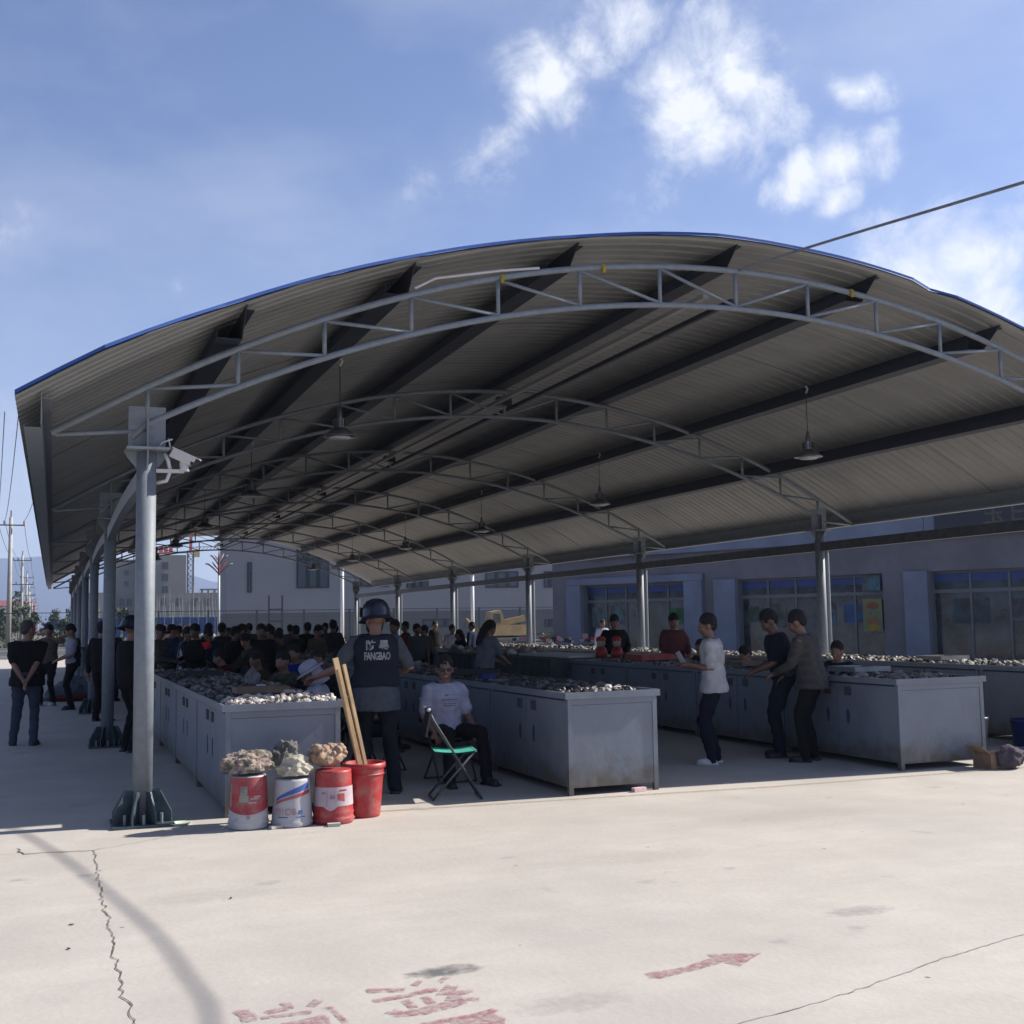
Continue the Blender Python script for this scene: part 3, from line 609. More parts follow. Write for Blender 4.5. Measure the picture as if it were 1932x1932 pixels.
def person(label, x, y, yaw, h=1.72, lean=0, sl=0, fat=1.0, hy=0, hp=5, Lh=None, Rh=None, sit=None, knees=None, feet=None, skin='skin', top=None, sleeve='short', pants=None, shoe=None, hair='short', hairm='hair',
           vest=None, jacket=None, vox=.014, curl=.5, elbL=None, elbR=None, hem=.10, skirt=None, group='people in the market', vox2=None, neck=0, z0=0):
    s = h / 1.75
    root = thing('person', label, 'person', (x, y, z0), group, R(yaw))
    u = V((math.sin(R(sl)), math.sin(R(lean)) * math.cos(R(sl)), math.cos(R(lean)) * math.cos(R(sl)))); r = V((1, 0, 0)); r = (r - u * r.dot(u)).normalized(); f = u.cross(r)
    hz_ = (sit / s + .09) if sit else .93
    hip = V((0, 0, hz_)); sb = hip + V((0, 0, .03))
    if not sit and lean > 2: hip.y -= .34 * math.sin(R(lean)); sb.y = hip.y
    body, shirt, trs = MB(), MB(), MB()
    def tors(o, zs):
        T = [(-.22, .190, .148), (-.15, .190, .148), (-.09, .190 if hem > .12 else .150, .146 if hem > .12 else .108), (.0, .168, .122), (.08, .160, .118), (.17, .150, .112), (.28, .160, .118), (.37, .178, .116), (.425, .168, .098), (.465, .105, .075)]
        out = []
        for (t, a, b) in T:
            if t < zs[0] - .001 or t > zs[1]: continue
            bf = b * (fat if t < .32 else 1 + (fat - 1) * .5)
            c = (sb + u * t) if t > 0 else V((hip.x, hip.y, sb.z + t))
            uu = u if t > 0 else V((0, 0, 1)); rr = r if t > 0 else V((1, 0, 0)); ff = uu.cross(rr)
            out.append((c + ff * (bf - b) * .6, rr, ff, a * (1 + (fat - 1) * .7) + o, bf + o))
        return out
    body.ring(tors(-.012, (-.1, 1)))
    nb = sb + u * .44; hu = (u * .5 + V((0, 0, 1)) * .5 + f * (.12 + .25 * math.sin(R(hp)))).normalized()
    hc = nb + hu * .172; HSC = 1.10
    body.rtube([nb - u * .03, nb + hu * .05, hc - hu * .03], [.072, .056, .054], 12)
    HR = Matrix.Rotation(R(hy), 3, 'Z') @ Matrix.Rotation(R(-hp), 3, 'X')
    def hp_(p): return hc + HR @ (V(p) * HSC)
    for (c, rr) in (((0, -.012, .035), (.075, .094, .090)), ((0, .020, -.030), (.060, .070, .082)), ((0, .046, -.088), (.030, .028, .026)), ((0, .092, -.018), (.013, .022, .026)), ((0, .100, -.030), (.016, .016, .011)), ((0, .072, .022), (.056, .022, .012)),
                    ((.078, -.004, -.012), (.011, .020, .032)), ((-.078, -.004, -.012), (.011, .020, .032)), ((0, .084, -.056), (.024, .012, .009)), ((.036, .060, -.022), (.024, .024, .026)), ((-.036, .060, -.022), (.024, .024, .026))):
        body.ell(hp_(c), [q_ * HSC for q_ in rr], HR)
    # arms
    for sd, tgt, elb in ((-1, Lh, elbL), (1, Rh, elbR)):
        sh = sb + u * .405 + r * (sd * .175 * (1 + (fat - 1) * .6))
        tgt = V(tgt) if tgt else V((sd * .27, .06 + math.sin(R(lean)) * .3, hz_ - .10))
        el, wr = ik(sh, tgt, .285, .265, elb or (sd * .7, -.9, -.3))
        body.rtube([sh, sh.lerp(el, .4), el, el.lerp(wr, .3), wr], [.050, .047, .038, .041, .026], 10)
        hand(body, wr, wr - el, sd if tgt.y < .05 else -sd, curl)
        e2 = sh.lerp(el, .80)
        if sleeve == 'short': shirt.rtube([sh - r * sd * .05, sh, sh.lerp(el, .35), e2], [.076, .077, .070, .066], 12)
        elif sleeve == 'long': shirt.rtube([sh - r * sd * .03, sh.lerp(el, .4), el, el.lerp(wr, .5), el.lerp(wr, .93)], [.080, .072, .060, .056, .044], 12)
    shirt.ring(tors(.021, (-hem, 1)))
    # legs
    feet = feet or [(-.11, .02, 0), (.11, -.02, 0)]
    for i, sd in enumerate((-1, 1)):
        hp0 = hip + V((sd * .09, 0, -.02)); an = V(feet[i]) + V((0, 0, .09))
        if sit:
            kx, ky = (knees[i] if knees else (sd * .16, .40)); kn = V((kx, ky, hz_ - .0 + .02)); 
            an = V((feet[i][0], feet[i][1], .09))
            d1 = (kn - hp0); kn = hp0 + d1.normalized() * .43; d2 = an - kn; L2 = d2.length
        else: kn, an = ik(hp0, an, .43, .42, (0, 1, .05))
        body.rtube([hp0, hp0.lerp(kn, .5), kn, kn.lerp(an, .35), an], [.078, .070, .052, .052, .038], 10)
        if not skirt: trs.rtube([hp0, hp0.lerp(kn, .45), kn, kn.lerp(an, .4), an + V((0, 0, -.045))], [.100, .092, .070, .068, .060], 12)
        sh_ = MB(); td = V((sd * .2, 1, 0)).normalized(); fb = V((an.x, an.y, 0))
        rt = Matrix.Rotation(-math.atan2(td.x, td.y), 3, 'Z')
        for (cy, rr) in ((.02, (.042, .075, .052)), (.10, (.047, .085, .038))): sh_.ell(fb + td * cy + V((0, 0, .034)), rr, rt)
        sh_.box(fb + td * .06 + V((0, 0, .012)), (.085, .25, .022), -math.atan2(td.x, td.y)); body.ell(fb + td * .05 + V((0, 0, .04)), (.032, .09, .03), rt)
        sh_.v = [q * s for q in sh_.v]
        q = put('shoe', sh_.mesh('shoe', smooth=True, mats=[shoe or M['black']]), root)
    trs.ring([(V((hip.x, hip.y, sb.z + t)), V((1, 0, 0)), V((0, 1, 0)), a * (1 + (fat - 1) * .7), b * fat) for t, a, b in ((-.14, .150, .108), (-.08, .174, .130), (.0, .174, .130), (.06, .160, .118))])
    if skirt: trs.ring([(V((hip.x, hip.y, sb.z + t)), V((1, 0, 0)), V((0, 1, 0)), a, b) for t, a, b in ((-.50, .25, .21), (-.25, .22, .18), (-.08, .185, .14), (.07, .165, .122))])
    for mb in (body, shirt, trs): mb.v = [q * s for q in mb.v]
    off = V((x * 3.1, y * 1.7, 0)); v2 = vox2 or vox * 1.25
    queue_remesh(body, 'body', M[skin] if isinstance(skin, str) else skin, root, vox, off, 2, .5)
    tp = queue_remesh(shirt, 'shirt', top, root, v2, off, 4, .5, .010 if vox < .018 else .006, 8)
    queue_remesh(trs, 'skirt' if skirt else 'trousers', skirt or pants, root, v2, off, 4, .5, .012 if vox < .018 else .006, 7)
    ves = None
    if vest:
        mb = MB(); S_ = tors(.040, (.0, 1)); c = S_[0]; mb.ring([(c[0] , c[1], c[2], c[3] + .004, c[4] + .004)] + S_[1:-1] + [(S_[-1][0], S_[-1][1], S_[-1][2], S_[-1][3] + .01, S_[-1][4])])
        mb.rtube([sb + u * .42 - r * .14, sb + u * .42 + r * .14], [.055, .055]); mb.v = [q * s for q in mb.v]; ves = queue_remesh(mb, 'vest', vest, root, v2, off, 5, .5, .010, 6)
    if jacket:
        mb = MB()
        for sd in (-1, 1):
            mb.ring([(sb + u * t + r * sd * .085 - f * .022, r, f, a, b) for t, a, b in ((-.10, .10, .135), (.1, .095, .13), (.3, .10, .13), (.42, .095, .11), (.47, .05, .08))])
        mb.v = [q * s for q in mb.v]; queue_remesh(mb, 'jacket', jacket, root, v2, off, 4, .5, .014, 8)
    hm = M[hairm] if isinstance(hairm, str) else hairm
    mb = MB()
    if hair == 'short': mb.ell(hp_((0, -.018, .049)), (.0930, .1060, .1040), HR); mb.ell(hp_((0, -.052, .006)), (.0730, .0600, .0760), HR)
    elif hair == 'shaved': mb.ell(hp_((0, -.022, .040)), (0.0869, 0.0990, 0.1012), HR); mb.ell(hp_((0, -.058, -.005)), (0.0660, 0.0506, 0.0660), HR)
    elif hair == 'long':
        mb.ell(hp_((0, -.024, .046)), (0.0968, 0.1056, 0.1056), HR); mb.rtube([hp_((0, -.075, .02)), hp_((0, -.10, -.08)), hp_((0, -.12, -.20)), hp_((0, -.12, -.32))], [.068, .07, .055, .03], 12)
    if mb.v: mb.v = [q * s for q in mb.v]; queue_remesh(mb, 'hair', hm, root, min(vox, .012), off, 1, .5, .009, 44)
    if hair == 'helmet':
        mb = MB(); prof = [(.190, -.050), (.162, -.028), (.150, .0), (.146, .05), (.128, .10), (.09, .140), (.045, .156), (.001, .16)]
        c = hp_((0, -.02, .03)); mb.lathe([(rr, z) for rr, z in prof], c, 28, .86, 1.04, HR); mb.lathe([(.166, -.047), (.140, -.02), (.13, .05), (.09, .11), (.001, .14)], c, 28, .86, 1.04, HR)
        mb.v = [q * s for q in mb.v]; mb.build('helmet', M['helmet'], root, smooth=True, off=V((0, 0, 0)))
        mb = MB(); cc = hp_((0, .05, .06))
        for k in range(12):
            a0, a1 = R(15 + 150 * k / 12), R(15 + 150 * (k + 1) / 12)
            g_ = lambda a, z, rr: hc + HR @ V((rr * .88 * math.cos(a), rr * math.sin(a) * 1.04 - .02, z))
            mb.add([g_(a0, .04, .166), g_(a1, .04, .166), g_(a1, .13, .158), g_(a0, .13, .158)], [(0, 1, 2, 3)])
        mb.v = [q * s for q in mb.v]; mb.build('visor', M['helmet'], root, smooth=True, off=V((0, 0, 0)))
        mb = MB(); mb.tube([hp_((-.082, 0, .0)), hp_((-.07, .03, -.08)), hp_((0, .05, -.125)), hp_((.07, .03, -.08)), hp_((.082, 0, .0))], .008, 6); mb.v = [q * s for q in mb.v]; mb.build('chin_strap', M['white'] if 'white' in label else M['black'], root, off=V((0, 0, 0)))
    if hair in ('cap', 'sunhat'):
        mb = MB(); c = hp_((0, -.014, .06)); mb.lathe([(.095, -.02), (.094, .02), (.08, .055), (.04, .075), (.001, .078)], c, 20, 1.02, 1.16, HR)
        if hair == 'cap': mb.ell(hp_((0, .13, .045)), (.065, .07, .008), HR)
        else:
            mb.lathe([(.093, -.02), (.15, -.035), (.165, -.05), (.15, -.04), (.09, -.03)], c, 20, .92, 1.05, HR); mb.lathe([(.10, -.02), (.11, -.12), (.13, -.22), (.12, -.22), (.09, -.03)], hp_((0, -.03, .05)), 20, .9, .95, HR)
        mb.v = [q * s for q in mb.v]; mb.build('hat', hm if hair != 'cap' else M['hair'], root, smooth=True, off=V((0, 0, 0)))
    root['_s'] = 0; del root['_s']
    return root, tp, ves, (hc * s, HR, s)
def tube_part(name, pts, rr, mt, root): mb = MB(); mb.tube(pts, rr, 8); return mb.build(name, mt, root, smooth=True, off=V((0, 0, 0)))

navy = cloth('navy_cloth', (.010, .012, .022)); blk = cloth('black_cloth', (.009, .009, .010)); gry = cloth('grey_cloth', (.065, .075, .09)); jean = cloth('faded_jeans', (.045, .058, .085)); dkjean = cloth('dark_jeans', (.012, .015, .024))
wht = cloth('white_cotton', (.32, .32, .40)); redc = cloth('dark_red_cloth', (.09, .012, .013)); brn = cloth('brown_cloth', (.045, .026, .02)); ltb = cloth('light_blue_cloth', (.13, .18, .24)); bluc = cloth('bright_blue_cloth', (.012, .025, .22)); khk = cloth('khaki_cloth', (.06, .055, .04))
lav = cloth('lavender_white_cotton', (.24, .24, .32)); offw = cloth('off_white_shirt', (.42, .41, .41))
def ex_stripe(c, sc_, axis='Z', wd=.5):
    def e(t, b, x, r):
        wv = N(t, 'ShaderNodeTexWave'); wv.bands_direction = axis; wv.inputs['Scale'].default_value = sc_; wv.inputs['Distortion'].default_value = .6; t.links.new(x.outputs['Object'], wv.inputs['Vector'])
        o = over(t, r.outputs[0], ramp(t, wv.outputs['Fac'], wd, wd + .1), c)
        t.links.new(o, b.inputs['Base Color']); t['o'] = 1
    return e
def ex_plaid(t, b, x, r):
    c = r.outputs[0]
    for ax, cc in (('X', (.055, .052, .046)), ('Z', (.048, .045, .040))):
        wv = N(t, 'ShaderNodeTexWave'); wv.bands_direction = ax; wv.inputs['Scale'].default_value = 3.2; t.links.new(x.outputs['Object'], wv.inputs['Vector']); c = over(t, c, ramp(t, wv.outputs['Fac'], .55, .7), cc)
    t.links.new(c, b.inputs['Base Color'])
strp = mat('brown_striped_knit', (.04, .035, .03), .9, scale=9, extra=ex_stripe((.09, .075, .055), 9)); rstrp = mat('maroon_striped_knit', (.10, .02, .02), .9, scale=9, extra=ex_stripe((.05, .015, .02), 8))
plaid = mat('dark_plaid_flannel', (.035, .035, .032), .9, scale=9, extra=ex_plaid)
camo = mat('camouflage_cloth', (.055, .055, .035), .9, c2=(.015, .018, .01), scale=12, lo=.45, hi=.52)
whiteprint = wht

SEATS = []
# guard in the middle foreground
g, gs, gv, ginfo = person('riot guard seen from behind in a glossy helmet and dark vest lettered FANGBAO', 2.88, 10.95, -12, h=1.82, fat=1.12, hy=22, hp=8, Lh=(-.53, .16, 1.05), Rh=(.16, .24, 1.06), elbL=(-.55, -.3, -1), elbR=(1, -.7, -.4), feet=[(-.10, .04, 0), (.17, -.10, 0)],
     skin='skin', top=gry, pants=dkjean, hair='helmet', neck=0, vest=cloth('dark_navy_vest', (.013, .016, .026)), vox=.0085, hem=.22, vox2=.012, curl=.6)
BV = {}
def on_back(dz, dx=0, sx=1, fwd=False, target=None, lift=.004):
    def fn(co):
        if target.name not in BV: BV[target.name] = BVHTree.FromPolygons([v.co for v in target.data.vertices], [p.vertices for p in target.data.polygons])
        px, pz = dx + co.x * sx, dz + co.y; sg = 1 if fwd else -1
        h_ = BV[target.name].ray_cast(V((px * (1 if not fwd else -1), sg * .8, pz)), V((0, -sg, 0)))
        y_ = h_[0].y if h_[0] else sg * .15
        return V((px if not fwd else -px, y_ + sg * lift, pz))
    return fn
ptx = plain('silver_vest_print', (.26, .26, .28))
queue_text('防 暴', .098, 'vest_lettering', ptx, gv, on_back(1.385, .01, target=gv), bold=.0025)
queue_text('FANGBAO', .100, 'vest_lettering', ptx, gv, on_back(1.285, .01, .56, target=gv), bold=.003, spacing=.92)

# seated man in white shirt and sunglasses
sg_, ss_, _, si = person('seated smiling man in a white V-neck T-shirt and sunglasses beside the second counter', 3.74, 11.45, 184, h=1.72, sit=.40, fat=.98, lean=-3, hy=-14, hp=4, Lh=(-.22, .24, .52), Rh=(.22, .24, .52), feet=[(-.22, .55, 0), (.16, .50, 0)], knees=[(-.24, .42), (.14, .42)],
     top=wht, pants=blk, hair='short', vox=.010, vox2=.012, curl=.7, elbL=(-.3, -.8, -.2), elbR=(.3, -.8, -.2))
hc, HR, s_ = si
def hp9(c, m, q): return c + m @ (V(q) * 1.09)
mb = MB()
for sd in (-1, 1): mb.ell(hp9(hc, HR, (sd * .031, .090, .004)), (.029, .009, .020), HR)
mb.tube([hp9(hc, HR, (-.056, .084, .010)), hp9(hc, HR, (-.080, .01, .004))], .003, 6); mb.tube([hp9(hc, HR, (.056, .084, .010)), hp9(hc, HR, (.080, .01, .004))], .003, 6); mb.tube([hp9(hc, HR, (-.01, .096, .008)), hp9(hc, HR, (.01, .096, .008))], .003, 6)
mb.build('sunglasses', M['black'], sg_, smooth=True, off=V((0, 0, 0)))
mb = MB(); mb.ell(hp9(hc, HR, (0, .097, -.055)), (.018, .004, .005), HR); mb.build('teeth', M['white'], sg_, smooth=True, off=V((0, 0, 0)))
tprint = plain('faint_grey_print', (.16, .165, .23))
def bars(target, rows, cx=0):
    mb = MB()
    for (dx, z, w_, h_) in rows:
        n = max(3, int(w_ / .012)); fn = on_back(0, 0, target=target, fwd=True)
        BVt = fn
        pts = [(dx - w_ / 2 + w_ * i / n) for i in range(n + 1)]
        mb.rows = getattr(mb, 'rows', []) + [(pts, z, h_)]
    return mb
def chest_marks(target, root, rows, mt, name='chest_print'):
    fin = put(name, bpy.data.meshes.new(name), target)
    POST.append((fin, target, rows, mt)); return fin
POST = []
chest_marks(ss_, sg_, [(.03, .86, .045, .018), (-.04, .862, .06, .006), (.0, .815, .17, .010), (.0, .775, .14, .008), (.0, .755, .13, .010)], tprint)

A, At, _, _ = person('heavy-set man in a black T-shirt and grey jeans standing with hands clasped behind his back', -.33, 17.55, -4, h=1.76, fat=1.20, hy=-52, hp=8, Lh=(-.03, -.215, .90), Rh=(.02, -.235, .88), elbL=(-1, -.15, .1), elbR=(1, -.15, .1), feet=[(-.17, .10, 0), (.10, .0, 0)],
     top=blk, pants=jean, hair='shaved', hairm='stubble', vox=.012, hem=.15, curl=.8)
B, Bt, _, _ = person('man in a striped brown top with white shoes, half hidden behind the man in black', -.08, 26.4, 150, h=1.72, hy=10, hp=10, Lh=(-.2, .28, 1.42), Rh=(.30, .05, .80), feet=[(-.12, 0, 0), (.12, .1, 0)], top=strp, pants=blk, shoe=M['white'], vox=.017)
C_, Ct, _, _ = person('thin man in a white T-shirt and open navy jacket behind the third column', .36, 24.8, 95, h=1.72, hp=32, top=lav, jacket=navy, sleeve='short', pants=blk, vox=.017, Lh=(-.12, .26, 1.0), Rh=(.12, .26, 1.0))
D, Dt, _, _ = person('guard in black uniform and riot helmet with white chin guard behind the front column', .93, 15.95, -60, h=1.74, fat=1.1, hy=0, hp=14, Lh=(-.12, .24, 1.1), Rh=(.16, .26, 1.1), top=blk, sleeve='long', pants=blk, hair='helmet', vox=.014)
E_, Et, _, _ = person('man in a dark jacket between the second and third columns, back to the camera', .78, 21.4, -30, h=1.74, top=blk, sleeve='long', pants=blk, vox=.018)
Q, Qt, _, _ = person('man in a loose white shirt and dark trousers holding papers in the aisle', 6.80, 11.3, 55, h=1.68, lean=3, hy=10, hp=10, Lh=(-.09, .24, 1.13), Rh=(.07, .25, 1.10), elbL=(-.3, -1, -.6), elbR=(.3, -1, -.6), top=offw, pants=navy, shoe=M['white'], hair='short', vox=.012, hem=.15)
mb = MB(); mb.box((-.02, .34, 1.16), (.11, .15, .004), 0, Matrix.Rotation(R(62), 4, 'X') @ Matrix.Rotation(R(30), 4, 'Y')); tag(mb.build('paper', M['white'], None, off=V((0, 0, 0))), 'white sheet of paper held by the man in the white shirt', 'paper'); pp = bpy.data.objects['paper']; pp.location = (6.80, 11.3, 0); pp.rotation_euler.z = R(55)
Rn, _, _, _ = person('man in a navy T-shirt leaning over beside the man in plaid', 7.80, 11.50, 68, h=1.74, lean=12, hp=34, fat=1.05, Lh=(-.10, .30, .98), Rh=(.14, .22, 1.0), elbR=(.8, -.8, -.5), top=navy, pants=dkjean, skin='skin2', vox=.014)
Pl, _, _, _ = person('man in a dark plaid shirt bending towards the third counter from the front', 7.82, 10.98, 40, h=1.72, lean=12, sl=-3, hp=26, fat=1.15, Lh=(-.12, .34, .98), Rh=(.2, .3, .95), top=plaid, sleeve='long', pants=blk, vox=.014, hem=.15)
person('woman with a long dark ponytail in a grey top and navy skirt, mid-shed', 6.35, 17.3, -70, h=1.66, lean=10, hp=28, Lh=(-.12, .38, 1.0), Rh=(.10, .36, 1.0), top=cloth('pale_grey_cotton', (.12, .13, .155)), skirt=navy, hair='long', vox=.015)
person('stout man in a black jacket behind the right hand counters', 9.72, 19.6, 170, h=1.72, fat=1.2, hp=22, top=blk, sleeve='long', pants=blk, Lh=(-.15, .3, 1.0), Rh=(.15, .3, 1.0), vox=.018)
person('man in a maroon striped jumper behind the right hand counters', 9.85, 17.6, 175, h=1.72, fat=1.1, hp=20, top=rstrp, sleeve='long', pants=blk, Lh=(-.15, .3, 1.0), Rh=(.15, .3, 1.0), vox=.018)
person('seated seller in a dark jacket with a tanned face between the right hand counters', 9.95, 13.2, 120, h=1.68, sit=.42, hp=8, top=navy, sleeve='long', pants=blk, feet=[(-.16, .5, 0), (.16, .5, 0)], Lh=(-.2, .3, .55), Rh=(.2, .3, .55), vox=.016, lean=8)
person('seated seller in a mauve shirt with dark hair behind the third counter', 9.75, 15.0, 90, h=1.62, sit=.38, hp=30, top=cloth('mauve_cloth', (.16, .12, .2)), sleeve='long', pants=blk, feet=[(-.16, .5, 0), (.16, .5, 0)], Lh=(-.2, .3, .55), Rh=(.2, .3, .55), vox=.018, lean=12)
# sellers seated between the first two counters
person('seated seller in a light blue shirt just behind the guard', 3.28, 12.4, 120, h=1.68, sit=.40, hp=6, lean=6, hy=0, top=ltb, pants=navy, feet=[(-.16, .5, 0), (.16, .5, 0)], Lh=(-.16, .34, .60), Rh=(.16, .34, .58), skin='skin2', vox=.013)
person('seated seller in a white sun hat with a neck flap at the leftmost counter', 2.66, 12.15, 80, h=1.66, sit=.42, hp=32, lean=14, top=wht, sleeve='long', pants=navy, hair='sunhat', hairm=wht, feet=[(-.14, .42, 0), (.14, .42, 0)], Lh=(-.15, .36, .86), Rh=(.15, .34, .84), vox=.013)
person('seated seller in camouflage behind the leftmost counter', 2.80, 15.1, 130, h=1.70, sit=.42, hp=12, lean=6, top=camo, sleeve='long', pants=khk, feet=[(-.16, .5, 0), (.16, .5, 0)], Lh=(-.2, .3, .6), Rh=(.2, .3, .6), skin='skin', vox=.014)
person('seller in a dark red shirt leaning over the leftmost counter', 2.62, 18.6, 70, h=1.64, sit=.46, hp=20, lean=22, top=redc, sleeve='long', pants=blk, feet=[(-.16, .4, 0), (.16, .4, 0)], Lh=(-.15, .45, .95), Rh=(.12, .45, .95), vox=.015)
person('seller in a bright blue jacket among the seated crowd', 3.35, 17.4, 140, h=1.70, sit=.45, hp=8, top=bluc, sleeve='long', pants=blk, feet=[(-.16, .5, 0), (.16, .5, 0)], Lh=(-.2, .3, .6), Rh=(.2, .3, .6), vox=.016)
person('seated seller with a brown face in a black top between camouflage and sun hat', 2.95, 13.9, 165, h=1.72, sit=.44, hp=5, skin='skin2', top=blk, sleeve='long', pants=blk, feet=[(-.16, .5, 0), (.16, .5, 0)], Lh=(-.2, .3, .6), Rh=(.2, .3, .6), vox=.014)
# customers standing at the end of the first row: (u, depth, height, yaw, label, top, hair, ...)
def stand(u_, d, h, yaw, label, top, **k):
    q = at(u_, d); rr_ = random.Random(int(u_ * 7 + d)); h = h * rr_.uniform(.93, 1.0); k.setdefault('fat', rr_.uniform(.9, 1.2)); k.setdefault('skin', rr_.choice(['skin2', 'skin2', 'skin'])); k.setdefault('hy', rr_.uniform(-45, 45)); k.setdefault('pants', blk); k.setdefault('vox', .019); k.setdefault('sleeve', 'long')
    return person(label, q.x, q.y, yaw, h=h, top=top, **k)
stand(300, 20.3, 1.68, -110, 'man in a dark flat cap and grey checked shirt behind the leftmost counter', plaid, hair='cap', hp=20, Lh=(-.1, .3, 1.05), Rh=(.1, .3, 1.05))
stand(352, 21.2, 1.74, -100, 'tall man in a navy top with white stripes down the sleeve', cloth('navy_track', (.02, .022, .05)), jacket=mat('white_striped_track', (.03, .03, .07), .9, scale=9, extra=ex_stripe((.6, .6, .7), 5, 'X', .8)), hp=18, Lh=(-.1, .35, 1.05), Rh=(.1, .32, 1.05))
pa, pat, _, pinfo = stand(372, 20.6, 1.70, 118, 'man in black wearing a red armband behind the leftmost counter', blk, hp=22, fat=1.1, Lh=(-.12, .32, 1.05), Rh=(.1, .32, 1.05))
mb = MB(); mb.tube([V((-.215, -.03, 1.32)), V((-.235, -.055, 1.20))], [.085, .082], 14); mb.build('armband', plain('red_armband', (.55, .02, .02)), pa, smooth=True, off=V((0, 0, 0)))
stand(391, 26, 1.70, -110, 'man in black looking down behind the man with the red armband', blk, hp=25)
stand(441, 21.5, 1.69, -60, 'stooping man in a black jacket, first of the pair left of the tall man', blk, lean=8, hp=16)
stand(459, 23.5, 1.68, 60, 'bareheaded man behind the stooping man in black', blk, hp=14)
stand(493, 20.6, 1.73, 170, 'tall broad man in a black open-necked jacket in the middle of the crowd', blk, fat=1.15, hp=8)
stand(527, 27, 1.62, -80, 'woman in black with shoulder length hair left of centre', blk, hair='long')
stand(548, 33, 1.70, 20, 'small distant man in grey beside the woman in black', gry)
stand(578, 27, 1.70, -30, 'man in black bending in the crowd left of the guard', blk, lean=18, hp=20)
stand(614, 30, 1.72, 140, 'dark haired man in black with one arm raised left of the guard', blk, Lh=(-.32, .2, 1.75))
stand(744, 20.5, 1.74, 150, 'man with black hair just right of the guard', redc, sleeve='short')
stand(786, 25, 1.64, 165, 'person in a grey T-shirt standing right of the guard', gry, sleeve='short')
stand(852, 31, 1.58, 175, 'seated looking person in white and black beyond the man in sunglasses', wht, sleeve='short')
stand(868, 27, 1.52, 100, 'woman with black hair bending beyond the man in sunglasses', blk, hair='long', lean=14)
stand(470, 31, 1.70, 10, 'distant man in a khaki jacket in the crowd', khk, vox=.024)
stand(508, 36, 1.70, 10, 'distant man in a grey jacket in the crowd behind the tall man', gry, vox=.024)
stand(432, 34, 1.62, 100, 'distant man in brown behind the red armband man', brn, vox=.024)
stand(338, 30, 1.70, 20, 'distant man in a grey shirt by the left columns', gry, vox=.024)
stand(1135, 36, 1.66, 170, 'small child-sized figure in white beside the shop window', wht, vox=.024)
stand(212, 25.5, 1.70, -20, 'man in a dark brown coat between the left columns', brn)
stand(820, 38, 1.68, 200, 'distant person in black beside the far column', blk, vox=.024)
stand(700, 24, 1.68, 30, 'man in a grey jacket hidden behind the guard', gry, vox=.02)

dkb = cloth('dark_blue_cloth', (.016, .024, .055)); dgr = cloth('charcoal_cloth', (.028, .03, .034)); olv = cloth('olive_cloth', (.03, .032, .02)); tnc = cloth('tan_cloth', (.09, .07, .05))
stand(402, 22.5, 1.66, 60, 'man in dark blue bending between the leftmost counter and the man with the armband', dkb, lean=16, hp=30)
stand(421, 24.5, 1.74, 35, 'man in charcoal seen from behind left of the stooping man', dgr, hp=12)
stand(474, 19.2, 1.62, 95, 'short man in olive leaning towards the leftmost counter', olv, lean=20, hp=30, Lh=(-.1, .42, .98), Rh=(.1, .42, .98))
stand(512, 23.0, 1.70, 30, 'man in a dark blue jacket seen from behind, right of the tall man', dkb, hp=16)
stand(537, 21.0, 1.58, 110, 'bending man in charcoal behind the seller in bright blue', dgr, lean=24, hp=34)
stand(560, 24.0, 1.72, 40, 'man in an olive coat left of the sun hat', olv, hp=14)
stand(597, 23.5, 1.66, -150, 'man in a tan coat behind the sun hat', tnc, hp=20, lean=8)
stand(628, 26.0, 1.74, -20, 'man in charcoal between the raised arm man and the guard', dgr)
stand(324, 24.0, 1.76, -60, 'man in dark blue behind the flat cap man', dkb, hp=10)
stand(765, 29.0, 1.70, 60, 'man in charcoal right of the guard, far back', dgr, vox=.024)
stand(805, 27.0, 1.60, 60, 'stooping man in tan right of the guard', tnc, lean=18, vox=.022)
stand(890, 33.0, 1.70, 40, 'distant man in dark blue left of the ponytail woman', dkb, vox=.024)
for (x_, y_, yaw_, lab, tp_) in ((3.2, 20.0, 150, 'seated seller in charcoal, farthest of the leftmost row sellers', dgr), (2.75, 16.6, 100, 'seated seller in olive behind the grey stones', olv), (3.6, 14.6, -120, 'seated person in dark blue turned to the second counter', dkb), (3.7, 16.4, -95, 'seated person in tan turned to the second counter', tnc), (6.2, 22.5, 80, 'crouching shopper in charcoal beyond the second row', dgr), (10.1, 17.0, 110, 'seated seller in olive between the right hand rows', olv)):
    person(lab, x_, y_, yaw_, h=1.66, sit=.42, hp=14, lean=8, top=tp_, sleeve='long', pants=blk, feet=[(-.16, .5, 0), (.16, .5, 0)], Lh=(-.18, .34, .62), Rh=(.18, .34, .6), vox=.018, skin='skin2')
    SEATS.append((x_, y_, lab))

